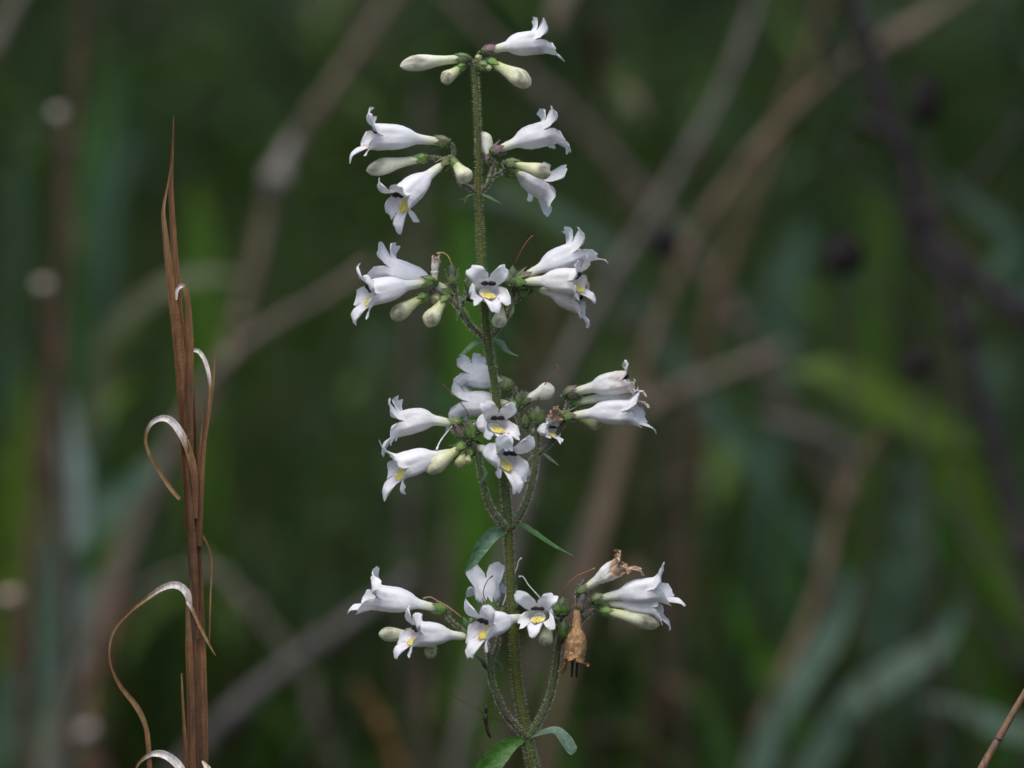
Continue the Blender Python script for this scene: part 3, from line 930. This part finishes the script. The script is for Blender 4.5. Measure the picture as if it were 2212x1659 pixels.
def capsule(base, tip, rad=10, att=None, st=None, c=(.10, .17, .05), stc=None, purple=.15, size=1.0):
    B = q(*base); T_ = q(*tip); A = T_ - B; L_ = A.length; A.normalize()
    ts = np.linspace(0, 1, 12)
    P = [B + A * L_ * t for t in ts]
    R = [rad * S * max(.05, (math.sin(math.pi * min(1, t * .62 + .22)) ** .8) * (1 - t ** 5)) for t in ts]
    m_ = MB(); tube(m_, P, R, [lerp(c, (c[0] * .9, c[1] * .7, c[2] * 1.1), t) for t in ts], 14, True, .06, 400)
    o_ = m_.build('seed_capsule', M_CALYX, PLANT, B)
    calyx(o_, B - A * 2 * S, A, size, purple, .35, spread=rad * .95)
    pedicel(o_, att, B - A * 5 * S, A, 3.6)
    if st: style(o_, st, *(stc or ()))
    return o_

def leaf(pts, widths, c=(.055, .12, .045), nrm=(0, -.6, 1), name='leaf', fold=.3):
    P, _ = px_path([p + (1,) for p in pts], 6)
    n = len(P)
    wd = [interp(np.linspace(0, 1, len(widths)), widths, i / (n - 1)) * S for i in range(n)]
    m_ = MB(); ribbon(m_, P, wd, c, Vector(nrm), fold, 8, wave=.12)
    o_ = m_.build(name, M_LEAF, PLANT, P[0])
    return o_

# branches -------------------------------------------------
Z1, Z2 = 25, 40
branch([(1026, 140, 0, 4.5), (1010, 130, 4, 4), (1000, 126, 8, 4)])
branch([(1027, 140, 0, 4.5), (1042, 134, 4, 4), (1056, 130, 6, 4)])
branch([(1033, 418, 0, 5), (1012, 404, 6, 4.6), (994, 392, 10, 4.2), (978, 362, 14, 4), (972, 345, 16, 3.8)], .7)
branch([(1035, 418, 0, 5), (1056, 396, 6, 4.6), (1062, 376, 8, 4.2), (1070, 348, 8, 4)], .8)
branch([(1054, 385, 6, 4), (1075, 376, 12, 3.6), (1096, 364, 18, 3.4)], .8)
branch([(1053, 733, 0, 6.5), (1030, 716, 8, 6), (1008, 694, 16, 5.6), (990, 664, 20, 5.2), (978, 650, 22, 4.8)], .5)
branch([(990, 664, 20, 4.6), (984, 630, 22, 4.2), (980, 600, 22, 4)], .6)
branch([(980, 652, 22, 4.4), (955, 635, 26, 4), (935, 622, 28, 3.6)], .7)
branch([(1056, 733, 0, 6), (1074, 712, -8, 5.4), (1094, 684, -12, 5), (1106, 650, -14, 4.8), (1110, 622, -14, 4.4)], .5)
branch([(1106, 652, -14, 4.2), (1125, 640, -8, 3.8), (1150, 628, 0, 3.4)], .7)
branch([(1097, 1146, 4, 8), (1074, 1118, 14, 7.4), (1056, 1088, 20, 7), (1040, 1030, 26, 6.6), (1032, 980, 28, 6.2), (1016, 958, 28, 5.6), (1000, 944, 28, 5)], .25)
branch([(1100, 1146, 0, 8), (1122, 1114, -6, 7.2), (1138, 1080, -10, 7), (1152, 1030, -12, 6.6), (1158, 985, -12, 6.4), (1161, 905, -8, 5.6)], .45)
branch([(1158, 982, -12, 5), (1134, 945, -14, 4.8), (1118, 900, -14, 4.4), (1108, 860, -12, 4)], .6)
branch([(1158, 985, -12, 5.4), (1190, 955, -8, 5), (1216, 915, -4, 4.8), (1224, 885, -2, 4.4), (1230, 860, 0, 4)], .6)
branch([(1137, 1594, 4, 8.5), (1112, 1566, 14, 8), (1090, 1538, 20, 7.6), (1070, 1495, 24, 7), (1060, 1460, 26, 6.4), (1057, 1420, 26, 5.6), (1048, 1388, 26, 5)], .4)
branch([(1060, 1432, 24, 4.6), (1072, 1400, 18, 4.2), (1078, 1376, 14, 4)], .7)
branch([(1050, 1395, 26, 4.4), (1020, 1372, 26, 4.2), (985, 1350, 24, 4), (965, 1330, 22, 3.6)], .6)
branch([(1141, 1594, 4, 8.5), (1162, 1560, 8, 8), (1184, 1516, 10, 7.6), (1198, 1460, 12, 7.2), (1206, 1400, 12, 6.6), (1214, 1368, 12, 6)], .15)
branch([(1212, 1372, 12, 5), (1232, 1362, 14, 4.6), (1256, 1342, 16, 4.2), (1284, 1314, 16, 4)], .6)
branch([(1212, 1370, 12, 4.6), (1214, 1345, 10, 4.2), (1216, 1322, 10, 4)], .4)

# tier 1 (top)
flower((1062, 108, 6), (1163, 90, -34), (1034, 132, 0), up=(.25, -1, 0), purple=.7, uphi=.85, lphi=.55, size=.95)
bud((994, 127, 10), (864, 143, 20), 18, (1012, 130, 4), tone=.4, dark=.6)
bud((992, 148, 14), (955, 177, 30), 15.5, (1010, 134, 4), tone=-.3, dark=.9, purple=.05)
bud((1066, 138, 10), (1147, 184, 24), 19, (1044, 134, 4), tone=.0, dark=.5, purple=.05)
bud((1034, 134, 14), (1033, 118, 18), 6, (1028, 142, 4), tone=-1, dark=0, purple=.05)
bud((1046, 142, 18), (1060, 150, 26), 6, (1030, 142, 4), tone=-1, dark=0, purple=.05)
# tier 2
flower((948, 306, 20), (803, 294, 48), (974, 345, 16), up=(-.05, -1, .25), uphi=.95, ll=1.05)
flower((955, 356, 24), (862, 436, 84), (972, 350, 16), up=(-.55, -1, .55), spread_l=1.2)
flower((1080, 322, 4), (1186, 284, -30), (1070, 350, 8), up=(-.1, -1, 0), purple=.85, uphi=.8, lphi=.9, sep=1.2)
flower((1108, 374, 0), (1172, 402, -58), (1090, 370, 16), up=(.3, -1, 0), ll=.9, lphi=1.2)
bud((905, 344, 26), (791, 369, 30), 18, (970, 350, 16), tone=.35, dark=.4, purple=.0)
bud((984, 354, 36), (1012, 393, 52), 18, (974, 348, 16), tone=.1, dark=.35)
bud((1057, 340, -8), (1040, 287, -30), 19, (1066, 362, 8), tone=.6, dark=0, purple=.8)
bud((1112, 355, 36), (1190, 377, 46), 16.5, (1096, 366, 18), tone=-.2, dark=1.0)
leaf([(1038, 420, 6), (1058, 428, 10), (1082, 440, 12)], [3, 5, 1], (.07, .14, .03), name='bract')
leaf([(1028, 420, 6), (1012, 424, 12), (1004, 436, 14), (1002, 440, 14)], [3, 4, 2, 1], (.08, .14, .05), name='bract')
leaf([(1026, 421, 6), (1008, 428, 8), (990, 432, 10)], [2, 2.5, .8], (.08, .13, .05), name='bract')
# tier 3
flower((918, 611, 34), (793, 636, 66), (938, 622, 28), up=(-.1, -1, .45), spread_l=1.1)
flower((966, 626, 6), (836, 580, -44), (984, 640, 22), up=(.2, -1, .1), uphi=.85, lphi=.5)
flower((1016, 636, -20), (1057, 624, 82), (1000, 660, 18), size=.92, up=(0, -1, .0), ul=.95, ll=.95, spread_l=1.6, purple=0)
flower((1135, 596, 8), (1246, 546, -28), (1112, 625, -14), up=(-.1, -1, .1), uphi=.8, lphi=.35)
flower((1134, 609, 24), (1254, 608, 66), (1114, 628, -12), up=(0, -1, .3), uphi=.75, brown=.0, tone=.25, ll=.75, wilt=.12)
flower((1165, 626, 10), (1254, 656, 24), (1150, 630, 0), up=(.2, -1, .2), size=.86, tone=.45, wilt=.25, lphi=.8, ul=.6, purple=.1)
flower((1180, 618, 20), (1268, 630, 20), None, up=(0, -1, 0), size=.5, wilt=.8, brown=1, allbrown=.9, cal=False, name='withered_flower', label='crumpled brown petals at the mouth')
bud((908, 645, 30), (845, 688, 50), 18.5, (944, 630, 26), tone=-.25, dark=.9, purple=.0)
bud((957, 652, 24), (922, 705, 48), 18.5, (972, 646, 22), tone=-.1, dark=.9, purple=.05)
bud((1082, 664, 40), (1077, 708, 52), 16.5, (1076, 690, -6), tone=.1, dark=.45, purple=.1)
bud((950, 635, 10), (936, 655, 22), 13, None, tone=-1, dark=1, cal=False)
capsule((979, 612, 26), (975, 566, 26), 11, (982, 632, 22), [(975, 570, 26), (968, 554, 28), (956, 546, 30), (943, 548, 30)], c=(.08, .12, .06), stc=((.35, .26, .10), (.45, .30, .12), 1.8))
flower((939, 608, 28), (943, 549, 30), None, size=.66, slim=.5, wilt=.9, ul=.15, ll=.15, tone=1, brown=.7, cal=False, name='withered_flower', label='dry cream tube of a fallen flower hanging by its style')
capsule((1107, 618, -4), (1108, 572, -2), 13, (1108, 632, -12), [(1112, 574, 0), (1120, 552, 2), (1134, 528, 4), (1144, 515, 4), (1151, 509, 4)], c=(.09, .15, .06), stc=((.10, .02, .015), (.3, .14, .1), 1.0), purple=.45, size=1.25)
capsule((1012, 622, 0), (1016, 606, 6), 9, (1000, 652, 20), c=(.07, .16, .04), purple=0)
capsule((1126, 640, -4), (1142, 622, 0), 9, (1112, 648, -14), c=(.09, .16, .05), purple=.2)
bud((1124, 630, -10), (1130, 612, -8), 9, (1112, 640, -14), tone=-1, dark=0, purple=.4)
leaf([(1046, 736, 4), (1024, 745, 12), (1006, 760, 16), (990, 770, 16)], [4, 8, 6, 1], (.07, .14, .07), name='bract')
leaf([(1062, 732, 4), (1080, 742, 10), (1096, 760, 14), (1120, 770, 14)], [4, 10, 6, 1], (.08, .16, .09), name='bract')
leaf([(993, 660, 20), (990, 676, 26), (986, 694, 26)], [3, 5, 1], (.07, .14, .06), name='bract')
leaf([(1000, 664, 20), (1012, 684, 26), (1020, 690, 26)], [3, 5, 1], (.06, .12, .05), name='bract')
leaf([(1108, 655, -12), (1106, 674, -4), (1098, 690, 0)], [3, 5, 1], (.07, .12, .05), name='bract')
# tier 4
flower((1090, 830, -22), (1016, 808, -84), (1110, 862, -14), up=(.1, -1, .2), wilt=.35, ul=.8, uphi=.8)
flower((1104, 874, -20), (1004, 872, -60), (1116, 890, -14), up=(.15, -1, .2), uphi=1.0, size=1.0)
flower((974, 914, 26), (860, 916, 4), (1000, 946, 28), up=(.15, -1, .1), bend=6, uphi=.85, tone=.1, lphi=1.1)
flower((978, 976, 30), (858, 1012, 62), (1006, 950, 28), up=(-.1, -1, .5), uphi=.75)
flower((1022, 922, -18), (1078, 915, 78), (1012, 948, 26), up=(0, -1, 0), size=.9, spread_l=1.5, ul=.95, tone=.1)
flower((1030, 966, 16), (1102, 994, 98), (1034, 990, 28), up=(.15, -1, .1), size=.98, spread_l=1.4, purple=0)
flower((1242, 846, 6), (1360, 823, 16), (1232, 866, 0), up=(-.1, -1, .1), wilt=.45, brown=.35, ul=.7, ll=.8, tone=.25, purple=.7)
flower((1252, 868, -10), (1376, 850, -14), (1234, 880, -2), up=(0, -1, 0), wilt=.6, brown=.5, ul=.5, ll=.7, tone=.6, purple=.0, size=.85)
flower((1236, 898, 8), (1364, 889, 22), (1222, 900, -4), up=(0, -1, .25), uphi=.65, lphi=.65, ul=.9)
bud((990, 970, 44), (922, 1021, 62), 18, (1010, 954, 28), tone=.0, dark=.6, purple=0)
bud((1140, 862, -14), (1198, 838, -14), 18.5, (1112, 872, -14), tone=.7, dark=.2, purple=.4)
bud((1255, 904, -30), (1300, 918, -40), 17, None, tone=-.2, dark=.3, cal=False)
flower((1216, 912, -10), (1192, 894, 14), None, size=.72, wilt=.9, allbrown=.75, brown=1, ul=.3, ll=.3, cal=False, name='withered_flower', label='small crumpled tan withered flower')
flower((1150, 930, -24), (1196, 930, 10), None, size=.6, wilt=.4, ul=.8, ll=.8, cal=False)
capsule((1161, 912, -6), (1161, 876, -4), 14, (1161, 930, -8), [(1161, 878, -4), (1164, 860, -2), (1172, 838, 0), (1190, 812, 2), (1206, 797, 2), (1203, 788, 2)], c=(.10, .16, .07), stc=((.05, .03, .02), (.25, .11, .05), 1.0))
capsule((1020, 944, 44), (1012, 905, 46), 10, (1030, 975, 30), [(1012, 908, 46), (1008, 888, 46), (985, 858, 46), (962, 836, 46), (958, 830, 46)], c=(.07, .13, .04), stc=((.02, .012, .01), (.2, .08, .05), 1.1))
style(PLANT, [(976, 922, 40), (962, 938, 42), (950, 955, 44), (943, 972, 44)], (.7, .7, .68), (.85, .85, .85), 1.7)
capsule((996, 942, 40), (984, 926, 46), 9, (1006, 952, 30), c=(.10, .10, .06), purple=.5)
capsule((1026, 936, 20), (1034, 922, 26), 10, (1020, 952, 28), c=(.07, .14, .04), purple=0)
bud((1000, 978, 40), (992, 1010, 52), 12, (1014, 962, 30), tone=-1, dark=.3, purple=0)
bud((1012, 984, 34), (1006, 1002, 44), 10, (1022, 968, 30), tone=-1, dark=.2, purple=0)
capsule((1136, 920, -16), (1130, 898, -14), 11, (1150, 956, -12), c=(.08, .14, .05), purple=.1)
capsule((1122, 870, -10), (1126, 848, -8), 9, (1110, 872, -13), c=(.10, .13, .06), purple=.4)
leaf([(1170, 978, -8), (1188, 992, 0), (1207, 1006, 4)], [3, 5, 1], (.08, .13, .07), name='bract')
leaf([(1036, 1000, 30), (1046, 1022, 38), (1040, 1044, 40)], [4, 7, 2], (.05, .11, .04), name='bract')
leaf([(1150, 985, -10), (1138, 1000, -4), (1128, 1006, 0)], [3, 5, 1], (.05, .10, .03), name='bract')
# tier 5
flower((944, 1314, 20), (810, 1290, 6), (966, 1332, 22), up=(.1, -1, .3), uphi=1.05, lphi=.35, ll=1.05, purple=.0, sep=1.1)
flower((1010, 1376, 34), (890, 1370, 78), (1030, 1376, 26), up=(0, -1, .25), size=.95)
flower((1059, 1318, -10), (1050, 1264, -70), (1060, 1360, 10), up=(0, -1, 1.0), uphi=.35, purple=0, size=.9)
flower((1128, 1334, 40), (1040, 1356, 96), (1078, 1378, 14), up=(0, -1, .2), spread_l=1.2, cal=False)
flower((1188, 1328, -10), (1160, 1326, 80), (1206, 1352, 10), up=(0, -1, 0), size=.82, spread_l=1.3, purple=0)
flower((1214, 1352, -30), (1196, 1336, 20), None, size=.6, up=(0, -1, .2), cal=False)
flower((1300, 1292, 20), (1422, 1274, 40), (1284, 1312, 16), up=(-.05, -1, .25), uphi=.75, lphi=.45, spread_l=1.2)
flower((1312, 1304, 14), (1420, 1314, 30), (1286, 1318, 16), up=(.1, -1, .2), uphi=.3, ul=.4, lphi=.6, size=.8, wilt=.1, tone=.2)
bud((1314, 1322, 20), (1425, 1350, 34), 19.5, (1290, 1318, 16), tone=.1, dark=.6, purple=0)
bud((900, 1374, 10), (818, 1369, 10), 16.5, (975, 1345, 22), tone=.1, dark=.4, cal=False)
bud((938, 1398, 20), (926, 1416, 44), 14, (985, 1360, 24), tone=-.4, dark=.7, cal=False)
bud((1184, 1350, 60), (1176, 1396, 66), 15.5, (1206, 1360, 12), tone=-.1, dark=.5, purple=.0)
flower((1266, 1270, 20), (1352, 1216, 36), (1256, 1290, 16), up=(0, -1, .2), wilt=.75, brown=1.4, ul=.8, ll=.8, tone=.55, size=.95, slim=.85, name='withered_flower', purple=.6, label='withering white tube with a crumpled brown mouth')
WF = flower((1246, 1318, 40), (1240, 1436, 50), None, up=(1, 0, .2), wilt=.6, allbrown=1, brown=1, ul=.5, ll=.5, size=.9, slim=1.02, cal=False, name='withered_flower', label='brown withered flower hanging head down')
for dx in (0, 10):
    m_ = MB(); P = [q(1237 + dx, 1430, 52), q(1236 + dx, 1450, 53), q(1235 + dx, 1463, 53)]
    tube(m_, P, [2.4 * S, 2.8 * S, 1.6 * S], (.012, .008, .008), 8)
    m_.build('anther', M_ANTHER, WF, P[0])
capsule((1214, 1326, 30), (1216, 1288, 32), 15, (1215, 1348, 12), [(1216, 1290, 32), (1222, 1268, 34), (1244, 1246, 36), (1270, 1234, 36), (1286, 1227, 36)], c=(.07, .15, .04), stc=((.12, .03, .02), (.42, .20, .08), 1.1), purple=.1, size=1.1)
capsule((1254, 1316, 24), (1262, 1278, 26), 11, (1262, 1334, 16), c=(.09, .10, .07), purple=.8)
capsule((1216, 1374, 34), (1218, 1340, 44), 14, (1212, 1388, 14), [(1220, 1342, 44), (1232, 1336, 46), (1246, 1326, 46)], c=(.05, .12, .035), stc=((.05, .02, .02), (.1, .05, .03), 1.2), purple=.1)
capsule((1020, 1372, 36), (1000, 1332, 38), 11, (1040, 1386, 26), [(998, 1334, 38), (975, 1316, 38), (948, 1300, 38), (930, 1290, 38), (914, 1293, 38)], c=(.05, .13, .03), stc=((.34, .17, .06), (.40, .24, .22), 1.4), purple=0)
capsule((1012, 1362, 30), (1026, 1342, 34), 10, (1032, 1380, 26), c=(.06, .11, .03), purple=.3)
st_o = capsule((1058, 1322, 6), (1055, 1302, 10), 10, (1066, 1376, 14), [(1050, 1300, 12), (1044, 1280, 14), (1052, 1256, 14), (1065, 1243, 14)], c=(.09, .16, .04), stc=((.16, .08, .06), (.2, .1, .08), 1.2), purple=0)
capsule((1078, 1330, -10), (1086, 1310, -8), 9, (1076, 1372, 14), [(1086, 1308, -8), (1094, 1284, -8), (1100, 1262, -10), (1116, 1228, -14), (1120, 1212, -14), (1127, 1205, -14)], c=(.08, .14, .04), stc=((.6, .6, .55), (.75, .75, .72), 1.5), purple=.1)
capsule((1180, 1316, -16), (1172, 1298, -14), 10, (1204, 1350, 10), [(1172, 1298, -14), (1160, 1284, -12), (1142, 1264, -12), (1130, 1246, -12), (1120, 1246, -12)], c=(.08, .14, .05), stc=((.55, .55, .5), (.7, .7, .66), 1.5), purple=.2)
capsule((1196, 1318, 16), (1206, 1296, 18), 9, (1214, 1346, 12), c=(.08, .16, .04), purple=0)
leaf([(1054, 1450, 26), (1044, 1432, 34), (1022, 1412, 36)], [4, 6, 1], (.05, .10, .04), name='bract')
leaf([(1058, 1452, 28), (1046, 1440, 36), (1040, 1428, 40)], [4, 7, 1], (.045, .10, .035), name='bract')
leaf([(1064, 1428, 26), (1078, 1436, 34), (1084, 1456, 36), (1092, 1467, 36)], [4, 7, 5, 1], (.045, .09, .03), name='bract')
leaf([(1210, 1390, 14), (1224, 1376, 24), (1226, 1396, 26)], [3, 6, 1], (.06, .11, .05), name='bract')
leaf([(1200, 1362, 20), (1190, 1390, 30), (1170, 1404, 30)], [2, 3, 1], (.09, .14, .09), name='bract')
# big leaves
leaf([(1092, 1150, 8), (1066, 1154, 30), (1040, 1182, 44), (1020, 1216, 50), (1003, 1237, 52)], [5, 15, 15, 9, 1], (.075, .155, .085), nrm=(.5, -.9, .55))
leaf([(1104, 1142, 4), (1126, 1136, 14), (1152, 1152, 24), (1192, 1178, 30), (1238, 1201, 32)], [6, 10, 11, 8, 1], (.055, .14, .035), nrm=(.15, -.35, 1))
leaf([(1130, 1597, 10), (1106, 1606, 26), (1084, 1622, 36), (1058, 1652, 46), (1030, 1692, 52), (1004, 1750, 52)], [7, 15, 22, 25, 22, 3], (.06, .16, .02), nrm=(.35, -1, .35))
leaf([(1146, 1592, 8), (1176, 1583, 18), (1200, 1580, 24), (1220, 1600, 30), (1234, 1622, 32), (1238, 1628, 32)], [8, 10, 13, 17, 15, 9], (.13, .21, .14), nrm=(.1, -.55, 1))
hb = HAIRS.build('stem_hair', M_HAIR, PLANT, PO, smooth=False)
hb['kind'] = 'stuff'

# ------------------------------------------------------------------ insect on a thread-thin leg
mb = MB()
P, R = px_path([(1049, 1524, 60, .6), (1050, 1528, 60, 3.2), (1050, 1536, 60, 3.4), (1050, 1541, 60, 2.4), (1049, 1548, 60, 4.6), (1049, 1556, 60, 4.8), (1051, 1566, 60, 3.6), (1053, 1576, 60, 3.8), (1057, 1588, 60, 3.4), (1060, 1594, 60, 1.2)], 4)
tube(mb, P, R, (.016, .007, .005), 10)
body_n = len(mb.v)
for pts in ([(1050, 1548, 62), (1060, 1538, 66), (1070, 1529, 62)], [(1049, 1546, 62), (1040, 1536, 66), (1030, 1524, 68)],
            [(1048, 1556, 62), (1030, 1574, 66), (1025, 1595, 66), (1036, 1622, 60), (1044, 1636, 56)],
            [(1050, 1552, 58), (1066, 1552, 46), (1088, 1560, 34), (1098, 1556, 24)], [(1050, 1530, 62), (1042, 1522, 64), (1036, 1518, 64)], [(1049, 1544, 62), (1010, 1520, 64), (984, 1506, 64), (966, 1491, 64)]):
    Pp, _ = px_path([p + (1,) for p in pts], 5)
    tube(mb, Pp, [.7 * S] * len(Pp), (.06, .03, .02), 5)
o = mb.build('insect', M_INSECT, None, P[4])
tag(o, 'slender dark brown long-legged insect hanging between the lower leaf and stem', 'insect')

# ------------------------------------------------------------------ dry grass clump on the left
BASE_G = q(430, 1659, -120); gx, gy = BASE_G.x + .02, BASE_G.y + .03
DG = empty('dry_grass_clump', (gx, gy, 0), 'upright russet dead grass with curling pale leaf ends beside the flowering plant', 'dry grass')
ZG = -110
BR = (.17, .082, .034); BR2 = (.11, .052, .023); LT = (.26, .16, .07); PALEB = (.72, .66, .62)
def gblade(pts, widths, colors, dz=0, fold=.5, down=False, nrm=(.15, -1, .1)):
    pp = [(p[0], p[1], ZG + dz + (p[2] if len(p) > 2 else 0), 1) for p in pts]
    P, _ = px_path(pp, 6)
    n = len(P)
    if down:
        e = P[-1]; g_ = Vector((gx + dz * S * .5, gy, -.02))
        ext = [e.lerp(g_, t) for t in (.3, .65, 1.0)]
    else: ext = []
    wd = [interp(np.linspace(0, 1, len(widths)), widths, i / (n - 1)) * S for i in range(n)] + [widths[-1] * S * k for k in (1.0, .9, .8)][:len(ext)]
    cs = []
    for i in range(n):
        u = i / (n - 1) * (len(colors) - 1); a_ = int(min(u, len(colors) - 2))
        cc = lerp(colors[a_], colors[a_ + 1], u - a_)
        k_ = random.uniform(.88, 1.12)
        cs.append(tuple(x * k_ for x in cc))
    cs += [colors[-1]] * len(ext)
    nn = Vector(nrm)
    m_ = MB(); ribbon(m_, P + ext, wd, cs, nn, fold, 6, wave=.1)
    # ribbon colours the blade's edges and midrib lighter
    return m_.build('blade', M_STRAW, DG, P[0])
# culm
P, R = px_path([(404, 860, ZG, 6), (412, 1050, ZG, 8), (420, 1300, ZG, 9.5), (424, 1500, ZG, 10), (426, 1700, ZG, 10.5)], 8)
e = P[-1]
for t in (.33, .66, 1): P.append(e.lerp(Vector((gx, gy, -.02)), t)); R.append(10.5 * S)
mb = MB(); tube(mb, P, R, [tuple(x * random.uniform(.85, 1.1) for x in (.13, .072, .038)) for p in P], 10, True, .1, 400)
mb.build('culm', M_STRAW, DG, Vector((gx, gy, -.02)))
gblade([(375, 248), (372, 330), (369, 400), (375, 520), (384, 640), (392, 760), (402, 900), (410, 1060), (418, 1250)], [1, 3, 5.5, 7, 8, 10, 12, 12, 10], [BR2, BR, BR, BR, BR2, BR2], 6)
gblade([(371, 352), (362, 400), (353, 452), (356, 500), (372, 640), (385, 740), (396, 860), (403, 1000), (408, 1150)], [1, 2, 3.5, 6, 9, 12, 14, 12, 8], [BR, LT, LT, BR, BR, BR2, BR2], 10)
gblade([(381, 648), (382, 628), (390, 618), (399, 620), (405, 650), (409, 740), (408, 850), (412, 980)], [2, 3.5, 4.5, 5, 6, 9, 10, 6], [PALEB, PALEB, PALEB, LT, BR, BR, BR2, BR2], 16)
gblade([(396, 690), (402, 730), (410, 790), (414, 900), (420, 1050), (428, 1250), (436, 1450), (440, 1660)], [1, 4, 6, 8, 10, 10, 10, 10], [LT, BR, BR, BR2, BR2, BR, BR2], 4, down=True)
gblade([(463, 760), (460, 820), (450, 890), (440, 960), (434, 1040), (430, 1180)], [1, 3.5, 4.5, 5.5, 7, 6], [BR, LT, BR, BR, BR2], 12)
gblade([(419, 756), (430, 760), (443, 780), (452, 815), (453, 850), (446, 905)], [4, 4.5, 4.5, 4, 3, 1.5], [PALEB, PALEB, PALEB, LT, BR], 14)
gblade([(434, 860), (436, 910), (430, 980), (428, 1060)], [1, 2.5, 3, 3], [BR, BR, BR2], 14)
gblade([(388, 1078), (366, 1052), (338, 1008), (320, 975), (314, 945), (324, 918), (345, 904), (368, 908), (390, 935), (408, 975), (420, 1030), (422, 1120)], [4, 4.5, 4, 3.5, 3.5, 4, 6, 8, 8, 8, 8, 5], [LT, LT, BR, LT, BR, PALEB, PALEB, PALEB, LT, BR, BR2], 18, .35)
gblade([(424, 1150), (440, 1160), (454, 1192), (457, 1225), (454, 1300), (452, 1400)], [2.5, 2, 1.8, 1.8, 1.8, 1], [LT, BR, BR, LT, BR], 10)
gblade([(323, 1700), (322, 1640), (316, 1575), (296, 1528), (262, 1485), (242, 1445), (236, 1405), (246, 1362), (276, 1325), (310, 1298), (350, 1270), (382, 1264), (404, 1282), (412, 1320)], [6, 5.5, 5, 6, 4.5, 2.2, 2.2, 3, 4, 4, 6, 8, 8, 4], [BR, BR, LT, BR, BR, LT, BR, LT, PALEB, PALEB, LT], 20, .35)
gblade([(404, 1300), (414, 1315), (430, 1350), (448, 1385), (466, 1417)], [3, 4, 3.5, 3, .8], [PALEB, LT, LT, LT], 24)
gblade([(392, 1455), (396, 1540), (402, 1640), (406, 1720)], [1.5, 3, 4, 5], [LT, BR, BR], 14, down=True)
gblade([(290, 1668), (302, 1646), (325, 1630), (348, 1628), (372, 1640), (392, 1664), (404, 1710)], [2, 3, 5, 8, 9, 9, 6], [BR, LT, PALEB, PALEB, PALEB, LT], 24, .35)
gblade([(437, 1644), (444, 1654), (452, 1668), (450, 1720)], [2, 5, 6, 4], [(.8, .7, .5), (.8, .7, .5), LT], 24)
gblade([(404, 1290), (408, 1400), (412, 1520), (414, 1700)], [3, 8, 9, 10], [LT, BR, BR2, BR2], 16, down=True)
gblade([(402, 1000), (414, 1150), (420, 1250), (426, 1380)], [3, 8, 8, 3], [BR2, (.10, .05, .025), BR2], 20)

# ------------------------------------------------------------------ thin tan twig at the lower right edge
P, R = px_path([(2255, 1425, -60, 5), (2212, 1500, -60, 7), (2165, 1582, -60, 8), (2120, 1662, -60, 9), (2070, 1760, -60, 10)], 6)
e = P[-1]
for t in (.3, .6, 1.0):
    P.append(e + Vector((-.05 * t, .0, -(e.z + .02) * t))); R.append(11 * S)
t_ = empty('thin_twig', P[-1], 'thin straight brown twig leaning at the lower edge, in near focus', 'twig')
mb = MB(); tube(mb, P, R, [tuple(x * random.uniform(.85, 1.1) for x in (.24, .15, .09)) for p in P], 10, True, .08, 300)
mb.build('stem', M_STRAW, t_, P[-1])
mb = MB(); tube(mb, [P[13] - Vector((0, 0, .0008)), P[13], P[13] + Vector((.0005, 0, .0008))], [R[13] * 1.0, R[13] * 1.3, R[13] * 1.0], (.14, .08, .05), 10)
mb.build('joint', M_STRAW, t_, P[13])
